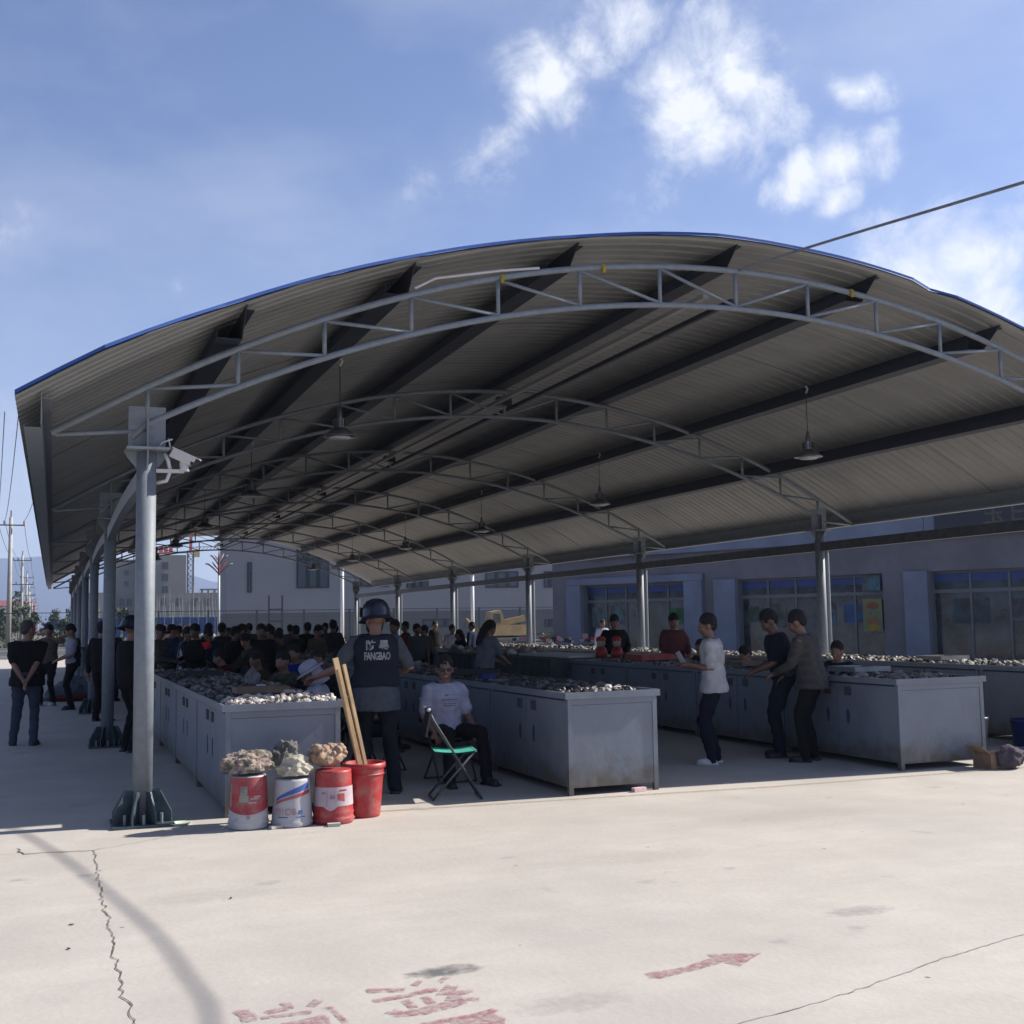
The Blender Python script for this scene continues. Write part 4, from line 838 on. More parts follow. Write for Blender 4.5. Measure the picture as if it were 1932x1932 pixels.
# ------------------------------------------------------------------ counters
CH = .93
ORD = ['', 'first', 'second', 'third', 'fourth', 'fifth', 'sixth', 'seventh', 'eighth', 'ninth', 'tenth', 'eleventh', 'twelfth', 'thirteenth']
ROWS = [(1.36, 2.34, 10.10, 'leftmost'), (4.40, 5.32, 9.86, 'second'), (8.12, 9.24, 9.84, 'third'), (11.2, 12.15, 9.95, 'rightmost')]
nm = ['first', 'second', 'third', 'fourth', 'fifth', 'sixth', 'seventh']
def counter(x0, x1, y0, L, label):
    xm = (x0 + x1) / 2; t = thing('display_counter', label, 'counter', (xm, y0 + L / 2, 0), 'grey-blue steel display counters')
    y1 = y0 + L - .03; m = M['counter']
    mb = MB(); mb.b2((x0 - .03, y0 - .02, CH - .055), (x1 + .03, y1 + .02, CH - .03))
    for a, b in (((x0 - .03, y0 - .02), (x1 + .03, y0)), ((x0 - .03, y1), (x1 + .03, y1 + .02)), ((x0 - .03, y0 + .0005), (x0 - .01, y1 - .0005)), ((x1 + .01, y0 + .0005), (x1 + .03, y1 - .0005))): mb.b2((a[0], a[1], CH - .0295), (b[0], b[1], CH + .005))
    mb.build('tray', m, t)
    for a in ((x0, y0), (x1 - .045, y0), (x0, y1 - .045), (x1 - .045, y1 - .045)):
        mb = MB(); mb.b2((a[0], a[1], .002), (a[0] + .045, a[1] + .045, CH - .0555)); mb.build('leg', m, t)
    mb = MB(); mb.b2((x0 + .046, y0 + .007, .07), (x1 - .046, y0 + .03, CH - .115)); mb.b2((x0 + .046, y0 + .001, CH - .112), (x1 - .046, y0 + .03, CH - .0557)); mb.build('end_panel', m, t)
    mb = MB(); mb.b2((x0 + .046, y1 - .03, .07), (x1 - .046, y1 - .007, CH - .0557)); mb.build('end_panel', m, t)
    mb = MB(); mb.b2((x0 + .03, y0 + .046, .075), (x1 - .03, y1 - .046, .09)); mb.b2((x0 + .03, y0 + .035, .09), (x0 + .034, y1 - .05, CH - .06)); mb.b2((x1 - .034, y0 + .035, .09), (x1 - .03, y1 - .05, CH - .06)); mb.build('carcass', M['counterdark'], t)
    n = 2; w_ = (y1 - y0 - .09) / n
    for sd, xx in ((-1, x0), (1, x1)):
        for k in range(n):
            a = y0 + .045 + k * w_ + .006; b = a + w_ - .012
            mb = MB(); mb.b2((xx - sd * .026, a, .075), (xx - sd * .003, b, CH - .075)); d = mb.build('door', m, t)
            yc = a + .17 if k else b - .17
            mb = MB(); pl = [(yc + .028 * math.cos(q), .50 + .085 * math.sin(q)) for q in [i * math.pi / 8 for i in range(16)]]; xa = xx - sd * .0026
            mb.add([(xa, p_[0], p_[1]) for p_ in pl] + [(xa + sd * .004, p_[0], p_[1]) for p_ in pl], [tuple(range(16)), tuple(range(31, 15, -1))] + [(i, (i + 1) % 16, 16 + (i + 1) % 16, 16 + i) for i in range(16)])
            mb.build('handle_slot', M['counterdark'], d)
            mb = MB(); mb.b2((xx - sd * .002, yc - .07, CH - .20), (xx + sd * .016, yc + .03, CH - .11)); mb.build('latch', M['darksteel'], d)
    return t
for ri, (x0, x1, ys, nmr) in enumerate(ROWS):
    n = (4, 4, 4, 4)[ri]; L = 2.15 if ri == 0 else 2.05
    t = counter(x0, x1, ys, L, 'grey-blue steel display counter, front one of the %s row' % nmr)
    parts = list(t.children); sub = {p.name: list(p.children) for p in parts}
    for i in range(1, n + 8):
        if ri == 0 and i >= 4: break
        if ri == 2 and 4 <= i <= 6: continue
        c = t.copy(); col.objects.link(c); c.location.y = t.location.y + i * L; c['label'] = 'grey-blue steel display counter, %s from the front in the %s row' % (ORD[i + 1], nmr)
        for p in parts:
            q = p.copy(); col.objects.link(q); q.parent = c
            for z in sub[p.name]: w_ = z.copy(); col.objects.link(w_); w_.parent = q
# cloth draped tables in the third row
dr = cloth('grey_table_cloth', (.07, .075, .085))
for i in range(3):
    y0 = ROWS[2][2] + (4 + i) * 2.05; x0, x1 = 7.75, 9.1
    mb = MB(); n = 60; per = []
    pts = [(x0, y0), (x1, y0), (x1, y0 + 2.0), (x0, y0 + 2.0)]
    for a, b in zip(pts, pts[1:] + pts[:1]):
        for k in range(18): per.append((a[0] + (b[0] - a[0]) * k / 18, a[1] + (b[1] - a[1]) * k / 18))
    m_ = len(per); cx, cy = (x0 + x1) / 2, y0 + 1.0
    for z, amp, g_ in ((.95, 0, 1), (.90, .01, 1.0), (.6, .03, 1.02), (.12, .06, 1.05)):
        for k, (px, py) in enumerate(per):
            o = 1 + amp * math.sin(k * 1.9 + i) ; mb.v.append(V((cx + (px - cx) * g_ * o, cy + (py - cy) * g_, z)))
    for r_ in range(3):
        for k in range(m_): mb.f.append((r_ * m_ + k, (r_ + 1) * m_ + k, (r_ + 1) * m_ + (k + 1) % m_, r_ * m_ + (k + 1) % m_)); mb.mi.append(0)
    mb.f.append(tuple(range(m_))); mb.mi.append(0)
    tag(mb.build('draped_table', dr, None, smooth=False), ['table under a grey cloth behind the third row counters, nearest of three', 'table under a grey cloth, middle of the three in the third row', 'table under a grey cloth, farthest of the three in the third row'][i], 'table', 'cloth draped tables')
mb = MB(); mb.b2((8.2, 18.3, .952), (9.0, 20.6, .99)); tag(mb.build('sunlit_strip', M['white'], None), 'white slab standing in for sunlight on the draped table in front of the shop', 'board')  # white slab stands in for sun falling on the table top
# red boxes and pale object on the draped table
for k, (dx, dy) in enumerate(((8.75, 18.15), (8.95, 17.95))):
    t = thing('toy_figure', ['red and cream figurine, left of the pair on the draped table', 'red and cream figurine, right of the pair on the draped table'][k], 'figurine', (dx, dy, .95), 'red figurines')
    mb = MB(); mb.lathe([(0, 0), (.09, 0), (.11, .08), (.07, .17), (.001, .20)], (dx, dy, .95), 14); mb.build('base', M['redplastic'], t, smooth=True)
    mb = MB(); mb.ell((dx, dy, 1.20), (.075, .075, .085)); mb.build('head', plain('cream', (.35, .3, .22)), t, smooth=True)
    mb = MB(); mb.ell((dx, dy + .01, 1.255), (.085, .085, .06)); mb.build('cap', M['redplastic'], t, smooth=True)
mb = MB(); mb.b2((9.32, 14.6, .935), (9.36, 15.0, .94))

# ------------------------------------------------------------------ stones
def rockmesh(name, seed, sub=2, amp=.35, fr=1.6, sq=(1, 1, .7), m=None, flat_=-.55, amp2=.08):
    bm = bmesh.new(); bmesh.ops.create_icosphere(bm, subdivisions=sub, radius=1)
    for v in bm.verts:
        c = v.co.copy(); o = V((seed * 7.3, seed * 3.1, seed)); d = 1 + amp * noise.noise(c * fr + o) + amp * .5 * noise.noise(c * fr * 2.3 + o) + amp2 * noise.noise(c * fr * 6 + o)
        c = c * d; c = V((c.x * sq[0], c.y * sq[1], c.z * sq[2])); c.z = max(c.z, flat_ * sq[2]); v.co = c
    me = bpy.data.meshes.new(name); bm.to_mesh(me); bm.free()
    if m: me.materials.append(m)
    return me
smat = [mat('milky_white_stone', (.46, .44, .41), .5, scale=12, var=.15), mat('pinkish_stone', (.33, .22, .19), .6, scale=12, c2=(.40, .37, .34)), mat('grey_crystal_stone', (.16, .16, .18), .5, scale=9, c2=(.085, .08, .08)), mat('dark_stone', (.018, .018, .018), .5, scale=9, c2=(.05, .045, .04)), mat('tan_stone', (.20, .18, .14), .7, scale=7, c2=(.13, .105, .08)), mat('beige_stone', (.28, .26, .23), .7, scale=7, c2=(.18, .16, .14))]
SM = {k: [rockmesh('stone', k * 5 + j, 2, .4, 1.5, rnd.choice([(1, .7, .6), (1.2, .8, .55), (.9, .8, .75)]), smat[k]) for j in range(5)] for k in range(6)}
taken = []
def stones(n, x0, x1, y0, y1, s0, s1, kinds, label, group, zf=lambda x, y: 0, cat='stone'):
    for i in range(n):
        x = rnd.uniform(x0, x1); y = rnd.uniform(y0, y1); s = rnd.uniform(s0, s1); zz = CH - .03 + zf(x, y) * rnd.uniform(.3, 1) + s * .42
        o = bpy.data.objects.new('stone', rnd.choice(SM[rnd.choice(kinds)])); col.objects.link(o); o.location = (x, y, zz); o.scale = (s, s, s); o.rotation_euler = (rnd.uniform(-.3, .3), rnd.uniform(-.3, .3), rnd.uniform(0, 6.28)); tag(o, label, cat, group)
pile = lambda cx, cy, r_, h_: (lambda x, y: h_ * max(0, 1 - math.hypot(x - cx, y - cy) / r_))
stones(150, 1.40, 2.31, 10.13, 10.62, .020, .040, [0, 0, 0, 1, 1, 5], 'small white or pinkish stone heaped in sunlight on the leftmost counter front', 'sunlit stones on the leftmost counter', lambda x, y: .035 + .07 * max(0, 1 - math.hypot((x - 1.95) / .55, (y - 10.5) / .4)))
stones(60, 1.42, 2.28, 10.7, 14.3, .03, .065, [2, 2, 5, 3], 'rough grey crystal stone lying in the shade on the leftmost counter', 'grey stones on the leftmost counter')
stones(50, 4.44, 5.28, 9.9, 12.6, .035, .075, [3, 3, 3, 2], 'dark rough stone on the second counter from the left', 'dark stones on the second counter')
stones(14, 4.7, 5.28, 9.9, 10.2, .03, .065, [0, 5, 2], 'pale rounded stone at the front right end of the second counter', 'pale stones on the second counter')
stones(26, 8.3, 9.2, 9.9, 12.0, .03, .07, [5, 4], 'beige stone along the front end of the third counter', 'beige stones on the third counter')
def heap(name, label, x0, x1, y0, y1, n, s0, s1, kinds, cat='stones', h=.06):
    mb = MB(); mats = [smat[k] for k in kinds]; src = {}
    for j, k in enumerate(kinds): src[k] = [rockmesh('tmp', k * 9 + q, 1, .5, 1.5, (1, .8, .65)) for q in range(3)]
    data = {k: [([v.co.copy() for v in me.vertices], [tuple(p.vertices) for p in me.polygons]) for me in src[k]] for k in kinds}
    for i in range(n):
        j = rnd.randrange(len(kinds)); vs, fs = rnd.choice(data[kinds[j]]); s = rnd.uniform(s0, s1); x = rnd.uniform(x0, x1); y = rnd.uniform(y0, y1); z = CH - .03 + s * .45 + rnd.random() * h * (.5 + .5 * noise.noise(V((x * 2, y * 2, 1)))) * 2
        Mx = Matrix.Rotation(rnd.uniform(0, 6.28), 3, 'Z') @ Matrix.Rotation(rnd.uniform(-.5, .5), 3, 'X'); mb.cur = j; mb.add([Mx @ (v * s) + V((x, y, z)) for v in vs], fs)
    for k in src:
        for me in src[k]: bpy.data.meshes.remove(me)
    o = mb.build(name, mats); stuff(o); return o
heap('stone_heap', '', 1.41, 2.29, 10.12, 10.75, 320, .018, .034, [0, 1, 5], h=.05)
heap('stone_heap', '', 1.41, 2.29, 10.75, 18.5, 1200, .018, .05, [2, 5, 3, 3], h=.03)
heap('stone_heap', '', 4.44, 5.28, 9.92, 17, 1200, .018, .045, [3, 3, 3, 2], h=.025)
heap('stone_heap', '', 4.44, 5.28, 17, 34, 900, .03, .08, [2, 5, 4], h=.07)
heap('stone_heap', '', 8.18, 9.2, 9.9, 17.8, 800, .016, .042, [5, 4, 3], h=.015)
heap('stone_heap', '', 11.25, 12.1, 10.0, 20, 1000, .025, .06, [5, 4, 3], h=.03)
heap('stone_heap', '', 11.25, 12.1, 20, 34, 650, .03, .065, [5, 4, 3], h=.03)
heap('stone_heap', '', 7.9, 9.0, 20.8, 24, 200, .05, .12, [5, 4, 0], h=.1)
# shallow boxes and cloths among the stones
GB = [(1.85, 11.3, .5, .34, 'shallow cardboard tray of stones, nearest on the leftmost counter', (.16, .11, .075)), (1.80, 15.6, .5, .4, 'dark cloth under stones far along the leftmost counter', (.02, .02, .025)), (4.55, 12.4, .16, .12, 'small blue plastic box on the second counter', (.01, .02, .12)), (4.8, 13.6, .6, .4, 'flat black tray of dark stones on the second counter', (.012, .012, .014)), (8.7, 11.2, .5, .5, 'white plastic tray of beige stones on the third counter', (.3, .3, .3)), (8.7, 13.4, .6, .4, 'flat brown cardboard tray on the third counter', (.15, .10, .07)), (11.7, 13.2, .5, .5, 'pale tray of stones on the rightmost counter', (.28, .27, .24))]
for (x_, y_, w_, d_, lab, c_) in GB:
    t = thing('goods_tray', lab, 'tray', (x_, y_, CH), 'trays on the counters'); z0 = CH + .03; m_ = plain('tray_' + lab.replace(' ', '_')[:50], c_, .7)
    mb = MB(); mb.b2((x_ - w_ / 2, y_ - d_ / 2, z0), (x_ + w_ / 2, y_ + d_ / 2, z0 + .012)); mb.build('base', m_, t)
    mb = MB(); mb.b2((x_ - w_ / 2, y_ - d_ / 2, z0 + .0125), (x_ - w_ / 2 + .008, y_ + d_ / 2, z0 + .055)); mb.b2((x_ + w_ / 2 - .008, y_ - d_ / 2, z0 + .0125), (x_ + w_ / 2, y_ + d_ / 2, z0 + .055)); mb.b2((x_ - w_ / 2 + .0081, y_ - d_ / 2, z0 + .0125), (x_ + w_ / 2 - .0081, y_ - d_ / 2 + .008, z0 + .055)); mb.b2((x_ - w_ / 2 + .0081, y_ + d_ / 2 - .008, z0 + .0125), (x_ + w_ / 2 - .0081, y_ + d_ / 2, z0 + .055)); mb.build('rim', m_, t)
# larger things on the first counter
mb = MB(); mb.lathe([(.04, 0), (.048, .085), (.044, .085), (.037, .005)], (1.98, 12.1, CH - .02), 16); tag(mb.build('paper_cup', M['white'], None, smooth=True), 'white paper cup standing among the grey stones on the leftmost counter', 'cup')
o = put('rock', rockmesh('rock', 77, 3, .45, 1.4, (.075, .06, .12), smat[2], amp2=.05)); o.location = (2.05, 13.1, CH + .07); tag(o, 'tall whitish rock standing on the leftmost counter in front of the camouflaged seller', 'rock')

# buckets with rocks
def bucket(label, x, y, r0, r1, h, body, inv=False, ribs=()):
    t = thing('bucket', label, 'bucket', (x, y, 0), 'buckets in front of the leftmost counter')
    mb = MB()
    prof = [(0, .004), (r0 * .97, .004), (r0, .012)]
    for k in range(1, 24):
        z = h * k / 24; rr = r0 + (r1 - r0) * k / 24
        for (zr, dr_) in ribs:
            if abs(z - zr) < h / 40: rr += dr_
        prof.append((rr, z))
    prof += [(r1, h)]
    if inv: prof += [(r1 * .96, h + .002), (0, h + .002)]
    else: prof += [(r1 - .006, h), (r0 - .006, .03), (0, .028)]
    mb.lathe(prof, (x, y, 0), 40); b = mb.build('bucket_body', body, t, smooth=True)
    return t, b
def wrap(name, par, x, y, r0, r1, h, a0, a1, zf0, zf1, mt, n=24, lift=.0025):   # printed label strip that follows the bucket wall
    mb = MB()
    for i in range(n + 1):
        a = R(a0 + (a1 - a0) * i / n); u_ = i / n
        for z in (zf0(u_), zf1(u_)):
            rr = r0 + (r1 - r0) * z / h + lift; mb.v.append(V((x + rr * math.cos(a), y + rr * math.sin(a), z)))
    for i in range(n): mb.f.append((2 * i, 2 * i + 2, 2 * i + 3, 2 * i + 1)); mb.mi.append(0)
    return mb.build(name, mt, par)
K = lambda v: (lambda u_: v)
redp = mat('red_bucket_print', (.30, .024, .034), .5, var=.08, scale=7, extra=lambda t, b, x, r: ex_dusty(t, b, x, r)); bluep = plain('blue_bucket_print', (.03, .075, .27), .5); pinkp = mat('faded_pink_label', (.38, .27, .31), .5, scale=9, c2=(.42, .38, .40)); gmark = mat('grey_worn_mark', (.30, .29, .24), .7, scale=14, c2=(.12, .13, .12))
bw = M['bucketwhite']
# facing angle towards the camera is about 262 degrees
x, y = 1.47, 9.56; t, b = bucket('upside-down white bucket with a faded red label, leftmost of the row of buckets', x, y, .158, .138, .41, bw, True, [(.05, .006), (.105, .008)])
wrap('printed_label', t, x, y, .158, .138, .41, 150, 390, lambda u_: .165 - .045 * math.sin(max(0, min(1, (u_ - .12) * 1.5)) * math.pi), K(.405), redp, 40)
wrap('printed_mark', t, x, y, .158, .138, .41, 236, 258, K(.27), K(.34), gmark, 8, .004); wrap('printed_mark', t, x, y, .158, .138, .41, 233, 261, K(.215), K(.268), plain('greenish_sticker', (.22, .23, .19)), 8, .004)
wrap('printed_mark', t, x, y, .158, .138, .41, 192, 202, K(.18), K(.35), gmark, 6, .004)
for (z, a0, a1) in ((.235, 268, 292), (.205, 262, 286), (.25, 278, 300)): wrap('printed_mark', t, x, y, .158, .138, .41, a0, a1, K(z), K(z + .013), plain('pale_pink_ink', (.38, .25, .26)), 8, .004)
mb = MB(); mb.tube([(x - .10, y - .125, .09), (x - .17, y - .14, .06), (x - .24, y - .12, .02)], .003, 5); mb.tube([(x - .025, y - .157, .10), (x - .025, y - .17, .10)], .014, 10); mb.build('wire_handle', M['chrome'], t)
x, y = 1.81, 9.52; t, b = bucket('upside-down white bucket with a blue and red swoosh, second from the left', x, y, .165, .140, .37, bw, True, [(.03, .008)])
wrap('printed_swoosh', t, x, y, .165, .140, .37, 205, 318, lambda u_: .20 + .10 * u_ ** .7, lambda u_: .215 + .135 * u_ ** .7, bluep, 24, .003)
wrap('printed_swoosh', t, x, y, .165, .140, .37, 205, 322, lambda u_: .175 + .085 * u_ ** .7, lambda u_: .190 + .10 * u_ ** .7, redp, 24, .003)
wrap('printed_line', t, x, y, .165, .140, .37, 215, 247, K(.080), K(.087), bluep, 8, .003); wrap('printed_line', t, x, y, .165, .140, .37, 268, 298, K(.080), K(.087), bluep, 8, .003)
wrap('printed_emblem', t, x, y, .165, .140, .37, 277, 289, K(.105), K(.135), bluep, 6, .003)
def on_cyl(x, y, r0, r1, h, ang, zc, flip=True):
    def fn(co):
        sg = -1 if flip else 1; cx_, cz = co.x * sg, co.y * sg; z = zc + cz; rr = r0 + (r1 - r0) * z / h + .004; a = R(ang) + cx_ / rr; return V((rr * math.cos(a), rr * math.sin(a), z))
    return fn
faded = mat('faded_red_print', (.30, .09, .09), .6, scale=20, c2=(.40, .33, .33)); queue_text('8O188', .075, 'printed_lettering', faded, t, on_cyl(x, y, .165, .140, .37, 236, .128), bold=.001, spacing=.9)
x, y = 2.14, 9.50; t, b = bucket('upside-down red bucket with a pink and white band, third from the left', x, y, .165, .145, .42, M['redplastic'], True, [(.04, .012), (.085, .006)])
wrap('printed_band', t, x, y, .165, .145, .42, 170, 380, lambda u_: .145 - .035 * max(0, 1 - abs(u_ - .38) / .09) ** .6, K(.295), pinkp, 48)
wrap('printed_mark', t, x, y, .165, .145, .42, 270, 292, lambda u_: .20 - .02 * u_, K(.245), redp, 8, .004); wrap('printed_mark', t, x, y, .165, .145, .42, 276, 300, K(.262), K(.275), redp, 8, .004); wrap('printed_mark', t, x, y, .165, .145, .42, 248, 262, K(.205), K(.235), plain('mauve_ink', (.25, .17, .22)), 6, .004)
wrap('printed_mark', t, x, y, .165, .145, .42, 238, 240, K(.15), K(.27), plain('mauve_ink', (.42, .28, .36)), 2, .004); wrap('printed_mark', t, x, y, .165, .145, .42, 222, 234, K(.24), K(.26), plain('mauve_ink', (.42, .28, .36)), 4, .004)
x, y = 2.44, 9.68; t, b = bucket('open bright red plastic bucket standing upright, rightmost of the row', x, y, .135, .170, .44, M['redplastic'])
mb = MB(); mb.lathe([(.166, .40), (.180, .40), (.182, .415), (.180, .44), (.170, .443), (.164, .44)], (x, y, 0), 40); mb.lathe([(.160, .345), (.172, .345), (.172, .355), (.164, .358)], (x, y, 0), 40); mb.build('rim', M['redplastic'], t, smooth=True)
rk1 = mat('mottled_pink_green_rock', (.28, .21, .18), .85, c2=(.09, .09, .07), scale=16, bump=.8, bscale=26, lo=.42, hi=.56); rk2 = mat('pale_yellow_limestone', (.38, .35, .28), .85, c2=(.27, .26, .22), scale=5, bump=.5, bscale=22); rk3 = mat('dark_grey_rock', (.18, .17, .15), .9, c2=(.06, .06, .055), scale=6, bump=.7, bscale=24); rk4 = mat('tan_knobbly_rock', (.34, .24, .165), .8, c2=(.22, .145, .10), scale=7, bump=.4, bscale=20)
def rock(label, loc, sq, seed, m, rz=0, amp=.35, amp2=.16, fr=1.5):
    o = put('rock', rockmesh('rock', seed, 5, amp, fr, sq, m, amp2=amp2)); o.location = loc; o.rotation_euler.z = rz; tag(o, label, 'rock', 'rocks resting on the buckets'); return o
rock('flat wide mottled pink and green rock resting on the leftmost bucket', (1.46, 9.56, .495), (.20, .13, .105), 5, rk1, .1, .38, .07)
rock('pale yellowish angular rock on the second bucket', (1.83, 9.48, .455), (.145, .10, .10), 12, rk2, .3, .42, .035)
rock('dark grey jagged rock behind the pale one on the second bucket', (1.80, 9.72, .53), (.11, .09, .13), 23, rk3, .2, .45, .06)
# knobbly rock: many rounded knobs grown together
mb = MB()
for i in range(62):
    a = rnd.uniform(0, 6.28); e = rnd.uniform(-.6, 1.3); k = rnd.uniform(.75, 1.0); q = V((math.cos(a) * math.cos(e) * .165 * k, math.sin(a) * math.cos(e) * .09 * k, math.sin(e) * .085 * k)); r_ = rnd.uniform(.022, .042); q.z += abs(q.x) * .25
    mb.ell(q, (r_, r_, r_ * .9), None, 8, 6)
mb.ell((0, 0, 0), (.14, .08, .075))
kn = queue_remesh(mb, 'rock', rk4, None, .007, V((3, 3, 3)), 2, .5, .006, 40); kn.location = (2.10, 9.53, .515); tag(kn, 'tan knobbly rock like clustered grapes on the third bucket', 'rock', 'rocks resting on the buckets')
for (a, b, w_, h_, lab) in (((2.50, 9.70, .03), (2.235, 9.84, 1.31), .048, .02, 'wider pale wooden board leaning on the corner of the leftmost counter'), ((2.535, 9.66, .03), (2.30, 9.80, 1.255), .028, .026, 'narrow pale wooden batten leaning beside the wider board')):
    mb = MB(); mb.bar(a, b, w_, h_, V((.2, -1, .2))); tag(mb.build('wooden_board', M['wood'], None), lab, 'board', 'wooden boards leaning on the counter')
mb = MB(); mb.lathe([(0, .003), (.06, .006), (.085, .022), (.088, .022), (.062, .002)], (.98, 9.93, 0), 20, 1.1, .9); tag(mb.build('foam_dish', plain('pale_green_foam', (.55, .60, .48)), None, smooth=True), 'pale green foam dish lying beside the base of the front column', 'dish')
for (x_, y_, r_, lab) in ((1.66, 9.40, .3, 'flat white foam scrap on the ground between the first two buckets'), (2.10, 9.30, -.1, 'flat white foam scrap in front of the red banded bucket')):
    mb = MB(); mb.box((x_, y_, .014), (.10, .05, .022), r_); tag(mb.build('foam_scrap', M['foam'], None), lab, 'foam scrap', 'foam scraps by the buckets')
# small litter
for k, (x_, y_) in enumerate(((.12, 6.9), (1.0, 7.15), (.1, 6.4))):
    o = put('pebble', SM[3][k % 5]); o.location = (x_, y_, .006); o.scale = (.014, .008, .006); o.rotation_euler.z = k; tag(o, ['tiny dark leaf scrap on the concrete left of the long crack', 'tiny dark scrap on the concrete right of the cable shadow', 'tiny dark scrap near the left edge of the foreground concrete'][k], 'scrap')

# folding chair with green seat
def folding_chair(x, y, rz, label, seatm, back=True):
    t = thing('folding_chair', label, 'chair', (x, y, 0), 'folding chairs', rz); Z = V((0, 0, 0))
    for sd in (-1, 1):
        mb = MB(); mb.tube([(-.24, sd * .2, .80), (-.20, sd * .2, .72), (.23, sd * .2, .012)], .011, 8); mb.build('leg', M['darksteel'], t, smooth=True, off=Z)
        mb = MB(); mb.tube([(.17, sd * .18, .43), (-.21, sd * .18, .012)], .011, 8); mb.build('leg', M['darksteel'], t, smooth=True, off=Z)
    mb = MB(); mb.tube([(.23, -.2, .012), (.23, .2, .012)], .010, 8); mb.tube([(-.21, -.18, .012), (-.21, .18, .012)], .010, 8); mb.tube([(.17, -.2, .43), (.17, .2, .43)], .010, 8); mb.tube([(-.17, -.2, .43), (-.17, .2, .43)], .010, 8); mb.build('crossbar', M['darksteel'], t, smooth=True, off=Z)
    mb = MB()
    for i in range(9):
        for j in range(7): a = -.19 + .38 * i / 8; b = -.21 + .42 * j / 6; mb.v.append(V((a, b, .445 - .02 * math.cos(a / .19 * 1.4))))
    for i in range(8):
        for j in range(6): mb.f.append((i * 7 + j, (i + 1) * 7 + j, (i + 1) * 7 + j + 1, i * 7 + j + 1)); mb.mi.append(0)
    n0 = len(mb.v); mb.v += [q - V((0, 0, .012)) for q in mb.v[:n0]]; mb.f += [tuple(n0 + k for k in f[::-1]) for f in mb.f]; mb.mi += [0] * 48
    mb.build('seat', seatm, t, smooth=True, off=Z)
    mb = MB(); mb.bar((-.245, -.21, .69), (-.245, .21, .69), .02, .24, V((.2, 0, 1))); mb.build('backrest', M['black'], t, off=Z)
    for sd in (-1, 1): mb = MB(); mb.tube([(-.245, sd * .2, .80), (-.242, sd * .2, .825)], .016, 10); mb.build('end_cap', M['white'], t, smooth=True, off=Z)
    return t
folding_chair(3.44, 10.30, R(-12), 'empty folding chair with a mint green seat in front of the man in sunglasses', M['green'])
folding_chair(3.76, 11.42, R(-85), 'black folding chair under the man in sunglasses', M['black'])
folding_chair(3.28, 12.42, R(30), 'black folding chair under the seller in the light blue shirt', M['black'])
for (x_, y_, lab) in ((2.66, 12.15, 'low stool under the seller in the white sun hat'), (2.8, 15.1, 'low stool under the seller in camouflage'), (2.62, 18.6, 'low stool under the seller in dark red'), (3.35, 17.4, 'low stool under the seller in bright blue'), (2.95, 13.9, 'low stool under the seller in black'), (9.95, 13.2, 'low stool under the seller in the dark jacket'), (9.75, 15.0, 'low stool under the seller in mauve')) + tuple((a_, b_, 'low stool under the ' + ' '.join(c_.split()[:6])) for a_, b_, c_ in SEATS):
    t = thing('stool', lab, 'stool', (x_, y_, 0), 'stools under the sellers'); mb = MB(); mb.b2((x_ - .17, y_ - .14, .36), (x_ + .17, y_ + .14, .385)); mb.build('seat', M['redplastic'] if 'red' in lab else M['black'], t)
    for a in (-1, 1):
        for b in (-1, 1): mb = MB(); mb.tube([(x_ + a * .17, y_ + b * .14, 0), (x_ + a * .12, y_ + b * .10, .36)], .012, 6); mb.build('leg', M['darksteel'], t)
# right foreground clutter
t = thing('cardboard_box', 'open brown cardboard box with a mauve bag slumped in it by the third counter', 'box', (9.12, 9.62, 0)); crd = plain('brown_cardboard', (.25, .165, .11)); mb = MB()
for a, b in (((8.98, 9.50, 0), (9.30, 9.505, .15)), ((8.98, 9.75, 0), (9.30, 9.755, .15)), ((8.975, 9.50, 0), (8.98, 9.755, .15)), ((9.30, 9.50, 0), (9.305, 9.755, .15)), ((8.98, 9.505, 0), (9.30, 9.75, .006))): mb.b2(a, b)
mb.build('carton', crd, t); mb = MB(); mb.box((8.93, 9.62, .19), (.16, .24, .006), 0, Matrix.Rotation(R(35), 4, 'Y')); mb.build('flap', crd, t)
o = put('bag', rockmesh('bag', 41, 4, .35, 1.3, (.17, .12, .13), cloth('mauve_bag', (.085, .07, .085)), amp2=.05)); o.location = (9.22, 9.50, .105); tag(o, 'slumped dark mauve bag beside the cardboard box at the third counter', 'bag')
mb = MB(); mb.lathe([(0, .004), (.13, .004), (.165, .34), (.175, .34), (.175, .36), (.158, .36), (.125, .02), (0, .02)], (10.35, 11.2, 0), 32); tag(mb.build('white_pail', M['bucketwhite'], None, smooth=True), 'plain white pail on the floor right of the third counter', 'pail')
mb = MB(); mb.lathe([(0, .004), (.14, .004), (.17, .30), (.18, .30), (.165, .32), (.135, .02), (0, .02)], (10.95, 11.0, 0), 32); tag(mb.build('blue_pail', plain('blue_plastic', (.015, .03, .17), .4), None, smooth=True), 'blue plastic pail at the right edge of the picture', 'pail')
mb = MB(); mb.box((5.1, 9.84, .02), (.14, .05, .035), .2); tag(mb.build('paper_scrap', plain('pink_paper', (.62, .42, .40)), None), 'crumpled pinkish paper under the right front leg of the second counter', 'paper')
mb = MB(); mb.b2((9.26, 12.2, .935), (9.27, 12.21, .94))
mb = MB(); mb.b2((8.5, 16.2, .955), (9.1, 16.75, 1.04)); tag(mb.build('red_tray', M['redplastic'], None), 'shallow red tray on the third counter in front of the man in black', 'tray')
